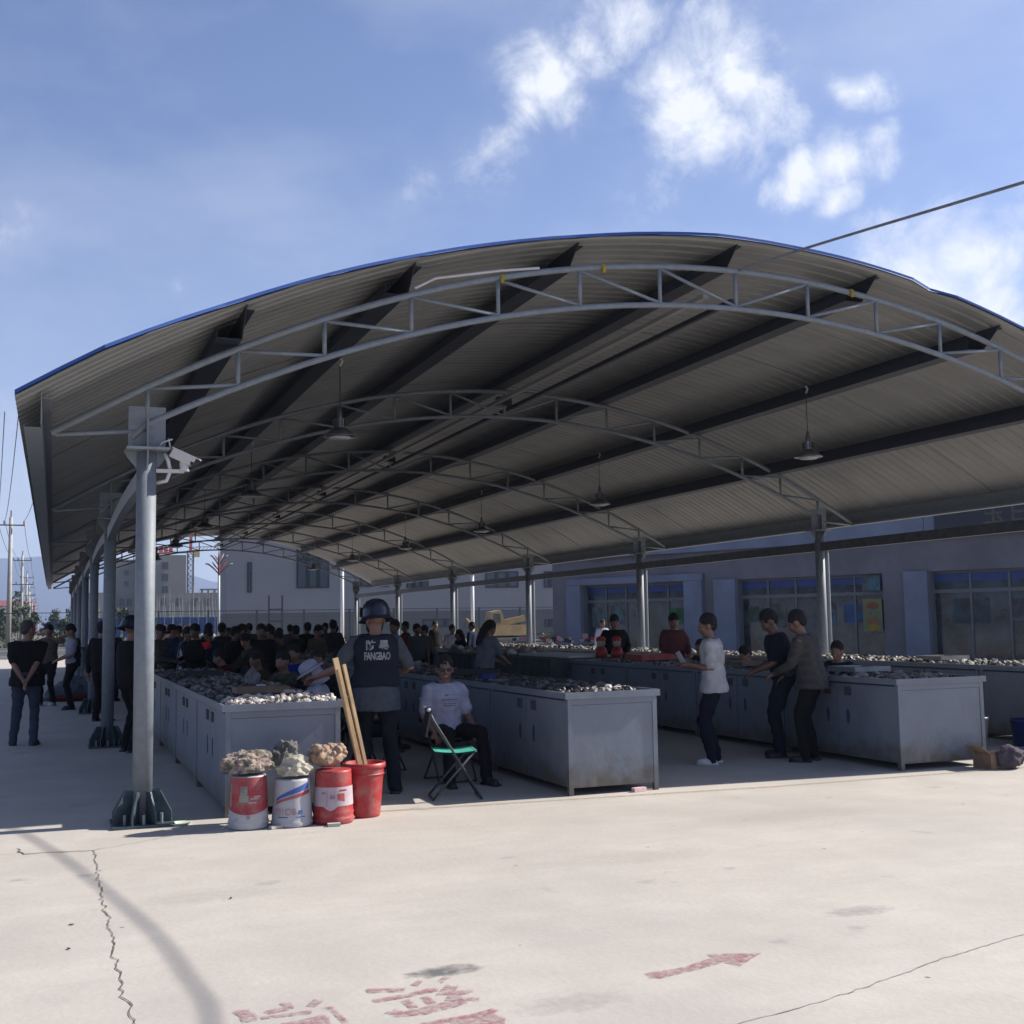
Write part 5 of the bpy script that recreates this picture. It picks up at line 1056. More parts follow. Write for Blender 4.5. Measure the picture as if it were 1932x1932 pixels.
# sacks at the left
sk = mat('grey_blue_sack', (.11, .13, .16), .9, c2=(.06, .08, .10), scale=3, bump=.4, bscale=12)
for k, (x_, y_, s_, lab, mt) in enumerate(((.50, 28.4, (.45, .35, .34), 'bulging pale sack at the foot of the left columns', sk), (.25, 28.9, (.4, .3, .22), 'low blue-grey bundle left of the pale sack', sk), (.62, 29.0, (.33, .33, .75), 'tall wrapped bundle behind the pale sack by the columns', mat('pale_plastic_wrap', (.20, .21, .23), .6, c2=(.11, .12, .14), scale=4)), (.45, 27.7, (.55, .3, .10), 'flat red-brown blanket on the floor in front of the sacks', redc), (.0, 28.0, (.25, .15, .08), 'small dark pile left of the red-brown blanket', smat[3]))):
    o = put('sack', rockmesh('sack', 50 + k, 4, .25, 1.2, s_, mt, amp2=.06)); o.location = (x_, y_, s_[2] * .5); tag(o, lab, 'sack', 'sacks by the left columns')
t = thing('handcart', 'orange handcart at the far left edge by the road', 'cart', (-3.95, 52, 0)); mb = MB(); mb.b2((-4.5, 51.7, .55), (-3.4, 52.3, 1.2)); mb.build('tub', plain('orange_plastic', (.45, .16, .015)), t)
for sx in (-4.3, -3.6): mb = MB(); mb.tube([(sx, 51.6, .25), (sx, 51.7, .25)], .25, 16); mb.build('wheel', M['black'], t)
mb = MB(); mb.bar((-3.4, 52, .9), (-2.9, 52, 1.25), .05); mb.bar((-4.2, 52, .25), (-4.2, 52, .55), .05); mb.bar((-3.7, 52, .25), (-3.7, 52, .55), .05); mb.build('handle', M['darksteel'], t)

# ------------------------------------------------------------------ shop building (turned away from the shed)
B0 = V((28.072, 27.930, 0)); U = V((-.41185, .91125, 0)); Nn = V((-.91125, -.41185, 0))
def sp(s, n, z): return B0 + U * s + Nn * n + V((0, 0, z))
def sbox(mb, s0, s1, n0, n1, z0, z1): return mb.add([sp(s, n, z) for z in (z0, z1) for n in (n0, n1) for s in (s0, s1)], [(0, 2, 3, 1), (4, 5, 7, 6), (0, 1, 5, 4), (2, 6, 7, 3), (0, 4, 6, 2), (1, 3, 7, 5)])
shop = thing('shop_building', 'low lilac shop building with pale blue pilasters and wide windows right of the shed', 'building', sp(8, -4, 0))
mb = MB(); sbox(mb, -14, 19.8, -9, -.36, 0, 5.6)
WN = [(-10.5, -4.6), (-3.2, 3.02), (4.69, 10.45), (12.79, 18.07)]
edges = [-14] + [e for w_ in WN for e in w_] + [19.8]
for a, b in zip(edges[::2], edges[1::2]): sbox(mb, a, b, -.359, 0, 0, 3.0)
sbox(mb, -14, 19.8, -.359, .0, 3.001, 5.6); mb.build('wall', M['lilac'], shop)
for a, b in ((18.07, 18.85), (11.95, 12.79), (10.45, 11.40), (3.02, 3.84), (-4.2, -3.2)):
    mb = MB(); sbox(mb, a, b, .002, .22, 0, 3.02)
    c_ = mb.build('pilaster', M['paleblue'], shop)
for a, b in ((3.02, 19.7), (-14, 3.0)):
    mb = MB(); sbox(mb, a, b, .002, .30, 4.12, 4.95 if a > 0 else 5.2); mb.build('fascia', M['paleblue'], shop)
mb = MB()
for a, b in ((18.6, 18.0), (12.3, 12.9)):
    pass
sbox(mb, 11.95, 18.85, .003, .16, 3.03, 3.30); mb.build('lintel', M['paleblue'], shop)
for (a, b) in WN:
    mb = MB(); sbox(mb, a, b, -.30, -.22, .02, .12); sbox(mb, a, b, -.30, -.22, 2.92, 3.0); sbox(mb, a, b, -.30, -.215, 2.28, 2.40)
    n = 5
    for k in range(n + 1): q = a + (b - a) * k / n; sbox(mb, q - .035, q + .035, -.29, -.21, .12, 2.92)
    wf = mb.build('window', M['frame'], shop)
    for k in range(n):
        q0 = a + (b - a) * k / n + .035; q1 = a + (b - a) * (k + 1) / n - .035
        mb = MB(); sbox(mb, q0, q1, -.262, -.255, .12, 2.28); mb.build('pane', M['glass'], wf)
        mb = MB(); sbox(mb, q0, q1, -.262, -.255, 2.40, 2.66); mb.build('pane', M['glass'], wf)
        mb = MB(); sbox(mb, q0, q1, -.262, -.252, 2.66, 2.92); mb.build('blue_film', M['bluefilm'], wf)
def poster(s0, s1, z0, z1, c, lab, cat='poster', n0=-.25):
    c = [v * .45 for v in c]; mb = MB(); sbox(mb, s0, s1, n0, n0 + .012, z0, z1); tag(mb.build(cat if cat != 'poster' else 'poster', mat('print_' + lab.replace(' ', '_')[:40], c, .6, c2=[v * .3 for v in c[::-1]], scale=3.5, lo=.4, hi=.6), None), lab, cat, 'posters on the shop windows')
tl = (.16, .30, .30)
poster(17.0, 17.8, 1.3, 2.1, (.20, .32, .33), 'pale teal poster, leftmost in the shop windows'); poster(15.9, 16.8, 1.35, 2.15, (.22, .35, .36), 'pale teal poster, second from the left in the shop windows'); poster(14.9, 15.5, 1.45, 2.05, (.20, .33, .34), 'narrow teal poster, third from the left in the shop windows')
poster(13.0, 13.9, 1.4, 2.0, (.03, .28, .08), 'bright green poster at the right of the first shop window'); poster(9.6, 10.2, 1.4, 2.0, (.12, .30, .22), 'dull green poster at the left of the middle shop window'); poster(8.6, 9.3, 1.2, 2.1, (.20, .24, .18), 'khaki poster beside the dull green one'); poster(6.6, 7.3, 1.3, 2.1, (.14, .24, .30), 'slate blue poster behind the plaid shirted man'); poster(5.55, 6.3, 1.35, 2.0, (.02, .15, .42), 'square royal blue poster left of the yellow banner')
poster(1.2, 2.4, 1.3, 2.1, (.08, .14, .18), 'dark teal poster in the right hand shop window'); poster(-.6, .6, 1.35, 2.05, (.22, .22, .28), 'greyish poster at the far right shop window')
t = thing('yellow_banner', 'yellow hanging banner with round orange spots beside the middle shop window', 'banner', sp(4.9, .1, .9))
mb = MB(); sbox(mb, 4.72, 5.42, .05, .065, 1.05, 2.15); mb.build('cloth', mat('yellow_green_banner', (.18, .165, .05), .8, c2=(.10, .13, .09), scale=3), t)
for z, c in ((1.92, (.45, .16, .05)), (1.62, (.30, .34, .18)), (1.40, (.48, .24, .07)), (1.18, (.60, .42, .04))): mb = MB(); mb.add([sp(5.05 + .22 * math.cos(k * math.pi / 10), .070, z + .12 * math.sin(k * math.pi / 10)) for k in range(20)], [tuple(range(20))]); mb.build('spot', plain('spot%d' % int(z * 100), [v * .45 for v in c]), t)
poster(4.75, 5.4, 2.42, 2.95, (.10, .28, .36), 'pale blue square sign above the yellow banner', 'sign', .05)
t = thing('shop_sign', 'long dark shop sign board with tan lettering above the right hand shop window', 'sign', sp(-2, .3, 4.2))
mb = MB(); sbox(mb, -9, 2.6, .302, .42, 4.2, 5.1); mb.build('board', plain('dark_sign', (.018, .017, .024), .5), t)
def on_shop(s, z):
    o_ = root_off(t)
    def fn(co): return sp(s - co.x, .425, z + co.y) - o_
    return fn
queue_text('玉日玉玉', .72, 'sign_lettering', plain('tan_letters', (.10, .085, .06)), t, on_shop(-.55, 4.66), bold=.01, spacing=1.25)

# ------------------------------------------------------------------ far buildings, poles, trees, fence
def facing(o, d, w_, dep, z0, z1): pass
wb = thing('white_building', 'long white two-storey building with a grey base band beyond the road', 'building', (15.1, 112, 0), rz=R(-4.8))
x0, x1, yw = 15.1, 62, 112
mb = MB(); mb.b2((x0, yw, 2.7), (x1, yw + 14, 11.5)); mb.build('upper_wall', M['whitewall'], wb)
mb = MB(); mb.b2((x0 - .04, yw - .05, 0), (x1, yw + 14, 2.699)); mb.build('base_band', M['greyband'], wb)
def wwin(xa, xb, za, zb, bars_=3, m=None):
    mb = MB(); y = yw - .06
    for a, b in (((xa, za), (xb, za + .12)), ((xa, zb - .12), (xb, zb)), ((xa, za + .121), (xa + .12, zb - .121)), ((xb - .12, za + .121), (xb, zb - .121))): mb.b2((a[0], y - .06, a[1]), (b[0], y, b[1]))
    for k in range(1, bars_): q = xa + (xb - xa) * k / bars_; mb.b2((q - .18, y - .05, za + .121), (q + .18, y, zb - .121))
    if zb - za > 2.5: mb.b2((xa + .121, y - .052, za + (zb - za) * .6), (xb - .121, y - .002, za + (zb - za) * .6 + .15))
    f = mb.build('window', M['hole'], wb); mb = MB(); mb.b2((xa + .05, y + .001, za + .05), (xb - .05, y + .03, zb - .05)); mb.build('pane', m or plain('blue_grey_glass', (.045, .075, .10), .2), f)
    if zb - za > 2.5 and xb - xa > 1:
        mb = MB()
        for k in range(int((xb - xa) / .28)): mb.b2((xa + .14 + k * .28, y - .12, za + .1), (xa + .17 + k * .28, y - .09, zb - .1))
        mb.build('window_bars', M['darksteel'], f)
def wx(u_): v = dirpx(u_, 1100); return v.x / v.y * yw
def wz(u_, y_): v = dirpx(u_, y_); return 1.6 + v.z / v.y * yw
for (ua, ub, ya, yb) in ((466, 474.5, 1061, 1118), (558, 618, 1022, 1110), (675, 728, 1040, 1108), (760, 800, 1050, 1110), (904, 963, 1080, 1110), (1009, 1038, 1080, 1110)):
    wwin(wx(ua), wx(ub), wz((ua + ub) / 2, yb), min(10.8, wz((ua + ub) / 2, ya)), 3 if ub - ua > 20 else 1)
for (ua, ub) in ((788, 851), (904, 963), (1009, 1038)): wwin(wx(ua), wx(ub), wz((ua + ub) / 2, 1183), wz((ua + ub) / 2, 1168), 3)
# unfinished grey building
gb = thing('unfinished_building', 'tall unfinished grey concrete building with small windows beside the tower crane', 'building', (22, 305, 0))
YG = 303
def gx(u_): v = dirpx(u_, 1100); return v.x / v.y * YG
def gz(u_, y_): v = dirpx(u_, y_); return 1.6 + v.z / v.y * YG
for (ua, ub, yt, dy, dep) in ((168, 219, 1118, .2, 14), (219, 262, 1054, 4, 14), (262, 351, 1047, 0, 16)):
    mb = MB(); mb.b2((gx(ua), YG + dy, 0), (gx(ub), YG + dep, gz((ua + ub) / 2, yt))); mb.build('block', M['raw'], gb)
mb = MB(); mb.b2((gx(351.2), YG + 1, 0), (gx(434), YG + 15, gz(392, 1118))); mb.build('wing', M['raw'], gb)
mb = MB(); mb.b2((gx(380), YG + 3, gz(400, 1113)), (gx(434), YG + 3.5, gz(400, 1110)))
for u_ in (382, 394, 406, 418, 430): mb.b2((gx(u_), YG + 3, gz(u_, 1118)), (gx(u_) + .5, YG + 3.4, gz(u_, 1112)))
mb.build('roof_rail', M['frame'], gb)
def gwin(u_, ya, yb, wpx=11):
    xa, xb = gx(u_ - wpx / 2), gx(u_ + wpx / 2); y = YG - .05 if u_ > 262 else YG + 3.95
    if u_ > 351: y += 1
    za, zb = gz(u_, yb), gz(u_, ya); mb = MB(); mb.b2((xa - .15, y - .15, za - .15), (xb + .15, y, zb + .15)); f = mb.build('window', M['frame'], gb)
    mb = MB(); mb.b2((xa, y - .18, za), ((xa + xb) / 2 - .08, y - .151, zb)); mb.b2(((xa + xb) / 2 + .08, y - .18, za), (xb, y - .151, zb)); mb.build('opening', M['hole'], f)
for (ya, yb) in ((1061, 1074), (1083, 1096), (1106, 1118)): gwin(311, ya, yb); 
for (ya, yb) in ((1075, 1084), (1096, 1105)): gwin(240, ya, yb, 8)
for u_ in (232, 246, 309, 337, 369, 394, 424, 289, 277): gwin(u_, 1129, 1143, 9)
# tower crane
cr_ = thing('tower_crane', 'tower crane with lattice mast and red cab above the unfinished building', 'crane', at(359, 300))
cb = at(359, 300); px = 300 / FPX
mb = MB()
hgt = 21
for sx in (-.7, .7):
    for sy in (-.7, .7): mb.bar((cb.x + sx, cb.y + sy, 0), (cb.x + sx, cb.y + sy, hgt), .28)
for k in range(14):
    z = k * 1.5
    for sx in (-.7, .7): mb.bar((cb.x + sx, cb.y - .7, z), (cb.x + sx, cb.y + .7, z + 1.5), .16)
    mb.bar((cb.x - .7, cb.y - .7, z), (cb.x + .7, cb.y - .7, z + 1.5), .18); mb.bar((cb.x + .7, cb.y - .7, z), (cb.x - .7, cb.y - .7, z + 1.5), .18); mb.bar((cb.x - .7, cb.y - .7, z), (cb.x + .7, cb.y - .7, z), .16)
mb.build('mast', M['crane'], cr_)
mb = MB(); mb.bar((cb.x, cb.y, hgt), (cb.x + .1, cb.y, hgt + 4.5), .7); mb.build('tower_head', M['cranered'], cr_)
mb = MB(); mb.b2((cb.x + .8, cb.y - 1, hgt - 1.6), (cb.x + 2.2, cb.y + 1, hgt + .2)); mb.build('cab', plain('crane_cab_yellow', (.5, .35, .1)), cr_)
mb = MB()
for k in range(14):
    a = cb.x + k * .9
    for z in (hgt + .1, hgt + .9): mb.bar((a, cb.y, z + k * .03), (a + .9, cb.y, z + (k + 1) * .03), .16)
    mb.bar((a, cb.y, hgt + .1), (a + .9, cb.y, hgt + .95), .12)
mb.build('jib', M['crane'], cr_)
mb = MB(); mb.bar((cb.x, cb.y, hgt - .3), (cb.x - 9, cb.y, hgt - .9), .5); mb.build('counter_jib', M['crane'], cr_)
mb = MB()
for k in range(4): mb.b2((cb.x - 9 + k * 1.2, cb.y - .6, hgt - .9), (cb.x - 8.1 + k * 1.2, cb.y + .6, hgt + .9))
mb.build('counterweight', M['cranered'], cr_)
mb = MB(); mb.tube([(cb.x + .1, cb.y, hgt + 4.4), (cb.x + 9, cb.y, hgt + 1.2)], .07, 5); mb.tube([(cb.x, cb.y, hgt + 4.4), (cb.x - 8, cb.y, hgt)], .07, 5); mb.build('tie_rod', M['crane'], cr_)
# ornamental street lamp
lp = at(413, 100); t = thing('lotus_street_lamp', 'tall white street lamp with red and white lotus-shaped head', 'street lamp', lp)
mb = MB(); mb.tube([(lp.x, lp.y, 0), (lp.x, lp.y, 6.6)], [.13, .09], 12); mb.build('post', M['white'], t, smooth=True)
mb = MB(); mb.tube([(lp.x, lp.y, 5.2), (lp.x, lp.y, 6.8), (lp.x, lp.y, 7.4), (lp.x, lp.y, 8.0)], [.09, .10, .10, .03], 12); mb.build('finial', plain('faded_lamp_red', (.22, .07, .06)), t, smooth=True)
for sd in (-1, 1):
    for (hh, ww) in ((6.9, 1.15), (7.6, .75)):
        mb = MB(); mb.tube([(lp.x, lp.y, hh - .9), (lp.x + sd * ww * .35, lp.y, hh - .45), (lp.x + sd * ww * .75, lp.y, hh - .05), (lp.x + sd * ww, lp.y, hh)], [.05, .06, .08, .05], 8); mb.build('lamp_arm', M['frame'], t, smooth=True)
        mb = MB(); mb.rtube([(lp.x, lp.y, hh - .6), (lp.x + sd * ww * .35, lp.y, hh - .1), (lp.x + sd * ww * .5, lp.y, hh + .15)], [.04, .07, .03], 8); mb.build('petal', M['cranered'] if hh < 7 else M['white'], t, smooth=True)
t = None
for i, (u_, d, hh) in enumerate(((146.5, 150, 10.5), (645.5, 62, 4.6), (891, 62, 4.2))):
    q = at(u_, d); t = thing('lamp_post', ['tall white lamp post far behind the left columns', 'thin white lamp post in front of the white building, left of the guard', 'thin white lamp post right of the seated man in sunglasses'][i], 'lamp post', q)
    mb = MB(); mb.tube([(q.x, q.y, 0), (q.x, q.y, hh)], .20 if i == 0 else .10, 10); mb.build('post', M['white'], t, smooth=True)
    mb = MB(); mb.b2((q.x - .26, q.y - .26, hh), (q.x + .26, q.y + .26, hh + .35)); mb.build('lamp_head', M['white'], t)
# utility poles
POLES = [(18, 105), (41.5, 160), (50.5, 215), (55, 268), (57.5, 322), (61.5, 376), (64.5, 430), (67.5, 484), (70, 540), (72.5, 600)]
for i, (u_, d) in enumerate(POLES):
    q = at(u_, d); nme = ['nearest', 'second', 'third', 'fourth', 'fifth', 'sixth', 'seventh', 'eighth', 'ninth', 'farthest'][i]
    t = thing('utility_pole', 'pale concrete utility pole with cross-arms, %s of the line at the left' % nme, 'utility pole', q, 'utility poles along the road')
    hh = 12.3; mb = MB(); mb.tube([(q.x, q.y, 0), (q.x, q.y, hh - .6)], [.24, .15], 12); mb.build('post', M['pole'], t, smooth=True)
    for (z, w_) in ((10.9, 2.3), (7.6, 3.0)) if i else ((10.9, 2.3),):
        mb = MB(); mb.b2((q.x - w_ / 2, q.y - .25, z), (q.x + w_ / 2, q.y - .16, z + .11)); mb.build('cross_arm', M['darksteel'], t)
        for sx in (-1, -.5, 1): mb = MB(); mb.tube([(q.x + sx * w_ / 2 * .96, q.y - .2, z + .11), (q.x + sx * w_ / 2 * .96, q.y - .2, z + .45)], .07, 8); mb.build('insulator', M['cranered'] if i == 0 and sx == 1 else M['frame'], t)
    mb = MB(); mb.tube([(q.x, q.y, hh - .6), (q.x, q.y, hh)], .06, 8); mb.build('insulator', M['frame'], t)
for k, (sx, z) in enumerate(((-1.1, 11.35), (-.5, 11.35), (1.1, 11.35))):
    mb = MB()
    prev = V((-1.2 + sx, 58, 11.6))
    for i, (u_, d) in enumerate([(None, None)] + POLES[:7]):
        if u_ is None: continue
        q = at(u_, d) + V((sx, -.2, z)); n = 10
        mb.tube([prev.lerp(q, j / n) - V((0, 0, 4 * .9 * (j / n) * (1 - j / n))) for j in range(n + 1)], .022, 4, cap=False); prev = q
    tag(mb.build('power_line', M['darksteel'], None), ['power line on the left insulators of the utility poles', 'power line on the middle insulators of the utility poles', 'power line on the right insulators of the utility poles'][k], 'power line', 'power lines along the road')
# fence beyond the road
fn_ = thing('mesh_fence', 'long green-grey wire mesh fence with posts beyond the road', 'fence', (20, 100, 0)); FY = 100; FH = 2.85
mb = MB(); mb.b2((-60, FY - .03, FH - .06), (90, FY + .03, FH)); mb.build('top_rail', M['fence'], fn_)
mb = MB(); mb.b2((-60, FY - .03, .10), (90, FY + .03, .15)); mb.build('bottom_rail', M['fence'], fn_)
po = None
for i in range(38):
    x = -60 + i * 4.0
    if po is None: mb = MB(); mb.b2((x - .07, FY - .07, 0), (x + .07, FY + .07, FH + .03)); po = mb.build('fence_post', M['fence'], fn_)
    else: c = po.copy(); col.objects.link(c); c.parent = fn_; c.location = (i * 4.0, 0, 0)
mb = MB()
for i in range(500): x = -60 + i * .3; mb.add([(x, FY, .15), (x + .012, FY, .15), (x + .012, FY, FH - .06), (x, FY, FH - .06)], [(0, 1, 2, 3)])
for k in range(9): z = .15 + k * .3; mb.add([(-60, FY + .002, z), (90, FY + .002, z), (90, FY + .002, z + .012), (-60, FY + .002, z + .012)], [(0, 1, 2, 3)])
stuff(mb.build('wire_mesh', M['fence'], fn_))
# gate frame shape in front of the white building
gp = at(520, 88); t = thing('steel_gate_frame', 'narrow dark steel gate frame with tall uprights standing before the white building', 'gate frame', gp)
for sx in (-.5, .5): mb = MB(); mb.b2((gp.x + sx - .06, gp.y - .06, 0), (gp.x + sx + .06, gp.y + .06, 3.8)); mb.build('upright', M['fence'], t)
for z in (.9, 1.8, 2.7): mb = MB(); mb.b2((gp.x - .44, gp.y - .04, z), (gp.x + .44, gp.y + .04, z + .1)); mb.build('crossbar', M['fence'], t)
# hoarding
hb = thing('blue_hoarding', 'blue corrugated construction hoarding in front of the unfinished building', 'hoarding', (10, 155, 0)); pn = None
for i in range(44):
    x = -12 + i * 1.05
    if pn is None:
        mb = MB(); prof = []
        for k in range(5): prof += [(x + k * .2, 155), (x + k * .2 + .05, 154.94), (x + k * .2 + .12, 154.94), (x + k * .2 + .17, 155)]
        mb.add([(a, b, .1) for a, b in prof] + [(a, b, 2.75) for a, b in prof], [(k, k + 1, k + 21, k + 20) for k in range(19)]); pn = mb.build('hoarding_panel', M['bluehoard'], hb)
    else:
        if i in (7, 8, 9, 10): continue
        c = pn.copy(); col.objects.link(c); c.parent = hb; c.location = (i * 1.05, 0, rnd.uniform(-.04, .04))
# trees
def leafcloud(mb, c, r, n, sz):
    for i in range(n):
        d = V((rnd.gauss(0, 1), rnd.gauss(0, 1), rnd.gauss(0, 1))).normalized() * (rnd.random() ** .45); p = V(c) + V((d.x * r[0], d.y * r[1], d.z * r[2]))
        a = V((rnd.uniform(-1, 1), rnd.uniform(-1, 1), rnd.uniform(-1, 1))).normalized(); b = a.cross(V((rnd.uniform(-1, 1), rnd.uniform(-1, 1), .3))).normalized(); s = sz * rnd.uniform(.6, 1.3)
        mb.add([p - a * s, p + b * s * .5, p + a * s, p - b * s * .5], [(0, 1, 2, 3)])
def tree(u_, d, h, w_, label, bare=False, bark='bark', leaf=.30, n=260, grp='trees and saplings beyond the road'):
    q = at(u_, d); t = thing('bare_poplar' if bare else 'tree', label, 'tree', q, grp)
    mb = MB(); top = V((q.x + rnd.uniform(-.2, .2) * h * .1, q.y, h * (.98 if bare else .75))); mb.tube([q, q.lerp(top, .5) + V((rnd.uniform(-.1, .1), 0, 0)), top], [h * .014 + .03, h * .01 + .02, .015], 6)
    for k in range(9 if bare else 6):
        f = rnd.uniform(.3, .9); p = q.lerp(top, f); a = rnd.uniform(0, 6.28); e = V((math.cos(a) * w_ * .5 * (1.1 - f), math.sin(a) * w_ * .5 * (1.1 - f), h * .16)); mb.tube([p, p + e * .6 + V((0, 0, .1)), p + e], [.03, .02, .01], 4)
    mb.build('trunk', M[bark], t)
    if not bare:
        mb = MB()
        for k in range(7): f = rnd.uniform(.3, .95); leafcloud(mb, (q.x + rnd.uniform(-.3, .3) * w_, q.y + rnd.uniform(-.3, .3) * w_, h * f), (w_ * .30, w_ * .30, h * .16), n // 7, leaf)
        mb.build('crown', M['leaf'], t)
TL = [(3, 125, 5.0, 2.4), (30, 118, 4.6, 2.0), (24, 150, 8.2, 2.2), (47, 150, 6.4, 1.8), (66, 135, 4.2, 1.6), (96, 120, 3.6, 2.4), (107, 160, 5.2, 1.8), (137, 145, 5.6, 1.8), (125, 112, 3.2, 2.2), (233, 130, 4.6, 2.0), (441, 112, 4.2, 2.0), (10, 108, 2.6, 3.0), (-12, 112, 3, 3), (36, 180, 9.5, 2.4)]
wordn = ['first', 'second', 'third', 'fourth', 'fifth', 'sixth', 'seventh', 'eighth', 'ninth', 'tenth', 'eleventh', 'twelfth', 'thirteenth', 'fourteenth']
order = sorted(range(len(TL)), key=lambda k: TL[k][0])
for k, (u_, d, h_, w_) in enumerate(TL): tree(u_, d, h_ * .78, w_ * .8, 'small dusty green tree beyond the fence, %s from the left' % wordn[order.index(k)], leaf=.24)
bp = [166, 172, 178, 188, 200, 210, 217, 296, 302, 309, 313, 320, 326, 331, 338, 345, 351, 357, 363, 370, 376, 383, 389, 396, 402, 407, 413, 419, 425, 430]
for k, u_ in enumerate(bp): tree(u_ + rnd.uniform(-1.5, 1.5), rnd.uniform(205, 240), rnd.uniform(6, 9.5), 1.2, 'bare whitish poplar sapling in front of the unfinished building', True, 'palebark', grp='bare saplings in front of the unfinished building')
# scrub on the verge: nobody could count it
mb = MB()
for i in range(2600):
    x = rnd.uniform(-14, 60); y = rnd.uniform(97.3, 99.5) if i % 2 else rnd.uniform(101, 150)
    leafcloud(mb, (x, y, .25), (.5, .4, .35), 2, .16)
stuff(mb.build('roadside_scrub', M['leaf']))
mb = MB()
for i in range(500):
    q = at(rnd.uniform(-5, 22), rnd.uniform(60, 66)); leafcloud(mb, (q.x, q.y, .3), (.5, .4, .4), 10, .13)
# distant low town at the left
for k, (u_, w_, h_, c, lab) in enumerate(((-6, 26, 12, (.30, .15, .13), 'pinkish block with a red roof at the far left edge'), (28, 16, 7.5, (.28, .22, .20), 'long brick coloured block far off between the first two utility poles'), (14, 9, 6.5, (.3, .28, .26), 'pale low block far off beside the nearest pole'))):
    q = at(u_, 420); t = thing('distant_house', lab, 'building', q, 'far town buildings')
    mb = MB(); mb.b2((q.x - w_ / 2, q.y, 0), (q.x + w_ / 2, q.y + 12, h_ * .82)); mb.build('wall', plain('town%d' % k, [min(.6, v * 1.2) for v in c]), t)
    mb = MB(); mb.add([(q.x - w_ / 2, q.y - .5, h_ * .82), (q.x + w_ / 2, q.y - .5, h_ * .82), (q.x + w_ / 2, q.y + 12.5, h_ * .82), (q.x - w_ / 2, q.y + 12.5, h_ * .82), (q.x - w_ / 2 + 1, q.y + 6, h_), (q.x + w_ / 2 - 1, q.y + 6, h_)], [(0, 1, 5, 4), (2, 3, 4, 5), (3, 0, 4), (1, 2, 5)]); mb.build('roof', plain('redroof', (.20, .05, .045)), t)
    for j in range(int(w_ / 2.5)):
        for z in (2, 5, 8, 11):
            if z + 1.4 < h_ * .8: mb = MB(); mb.b2((q.x - w_ / 2 + .8 + j * 2.5, q.y - .06, z), (q.x - w_ / 2 + 2.1 + j * 2.5, q.y - .01, z + 1.4)); mb.build('window', M['hole'], t)
# vehicles
def car(u_, d, rz, label, m):
    q = at(u_, d); t = thing('parked_car', label, 'car', q, 'cars beyond the road', rz); Z = V((0, 0, 0))
    def hull(prof, w0, w1):
        mb = MB(); n = len(prof)
        for sx, w_ in ((-1, w0), (1, w0)): mb.v += [V((x, sx * (w0 if z < .95 else w1), z)) for x, z in prof]
        mb.f += [tuple(range(n - 1, -1, -1)), tuple(range(n, 2 * n))] + [(i, (i + 1) % n, n + (i + 1) % n, n + i) for i in range(n)]; mb.mi += [0] * (n + 2); return mb
    hull([(-2.2, .3), (2.15, .3), (2.2, .7), (1.3, .92), (.55, 1.42), (-1.0, 1.46), (-1.9, 1.0), (-2.2, .95)], .87, .72).build('body', m, t, off=Z)
    hull([(1.2, .97), (.52, 1.38), (-.95, 1.41), (-1.75, 1.0)], .88, .735).build('window', M['glass'], t, off=Z)
    for sx in (-1.35, 1.35):
        for sy in (-.85, .85): mb = MB(); mb.tube([(sx, sy - .1, .32), (sx, sy + .1, .32)], .32, 18); w_ = mb.build('wheel', M['black'], t, off=Z); mb = MB(); mb.tube([(sx, sy - .11, .32), (sx, sy + .11, .32)], .18, 14); mb.build('rim', M['chrome'], w_, off=Z)
    for sy in (-.6, .6): mb = MB(); mb.box((2.17, sy, .65), (.06, .3, .14)); mb.build('headlight', M['white'], t, off=Z)
car(331, 140, 0, 'white car parked beyond the fence behind the crowd', plain('white_car_paint', (.7, .7, .7), .25)); car(90, 250, R(25), 'dark red car beyond the fence at the left', plain('maroon_car_paint', (.12, .012, .02), .3))
mb = MB()
for i in range(60): q = at(rnd.uniform(318, 343), rnd.uniform(108, 111)); a = rnd.uniform(0, 3.1); mb.bar(q + V((0, 0, rnd.uniform(.1, 1.6))), q + V((math.cos(a) * 1.6, .3, rnd.uniform(.2, 1.9))), .10)
stuff(mb.build('timber_pile', mat('orange_brown_timber', (.50, .24, .12), .8, var=.3, scale=2)))
mb = MB()
for i in range(110): q = at(rnd.uniform(380, 402), rnd.uniform(101, 106)); mb.ell(q + V((0, 0, rnd.uniform(.0, .7))), (.4, .3, .3), None, 6, 5)
stuff(mb.build('rubble_mound', M['raw']))
# small yellow excavator
q = at(942, 70); yl = mat('construction_yellow', (.24, .17, .075), .6, var=.12, scale=1.5); t = thing('excavator', 'tan-yellow excavator with its arm raised behind the woman with the ponytail', 'excavator', q)
mb = MB(); mb.prism([(q.x - .9, q.y - 1), (q.x + 1.8, q.y - 1), (q.x + 1.9, q.y + 1), (q.x - .9, q.y + 1)], .75, 1.35); mb.build('body', yl, t)
mb = MB(); mb.add([(q.x - .8, q.y - .5, 1.35), (q.x + .25, q.y - .5, 1.35), (q.x - .1, q.y - .5, 2.25), (q.x - .7, q.y - .5, 2.15), (q.x - .8, q.y + .5, 1.35), (q.x + .25, q.y + .5, 1.35), (q.x - .1, q.y + .5, 2.25), (q.x - .7, q.y + .5, 2.15)], [(0, 1, 2, 3), (7, 6, 5, 4), (0, 4, 5, 1), (1, 5, 6, 2), (2, 6, 7, 3), (3, 7, 4, 0)]); mb.build('cab', yl, t)
mb = MB(); mb.b2((q.x - .62, q.y - .52, 1.5), (q.x - .15, q.y - .501, 2.05)); mb.build('cab_window', M['glass'], t)
mb = MB(); mb.bar((q.x + .2, q.y - .2, 1.5), (q.x + 1.5, q.y - .2, 1.75), .3, .35); mb.build('engine_cover', yl, t)
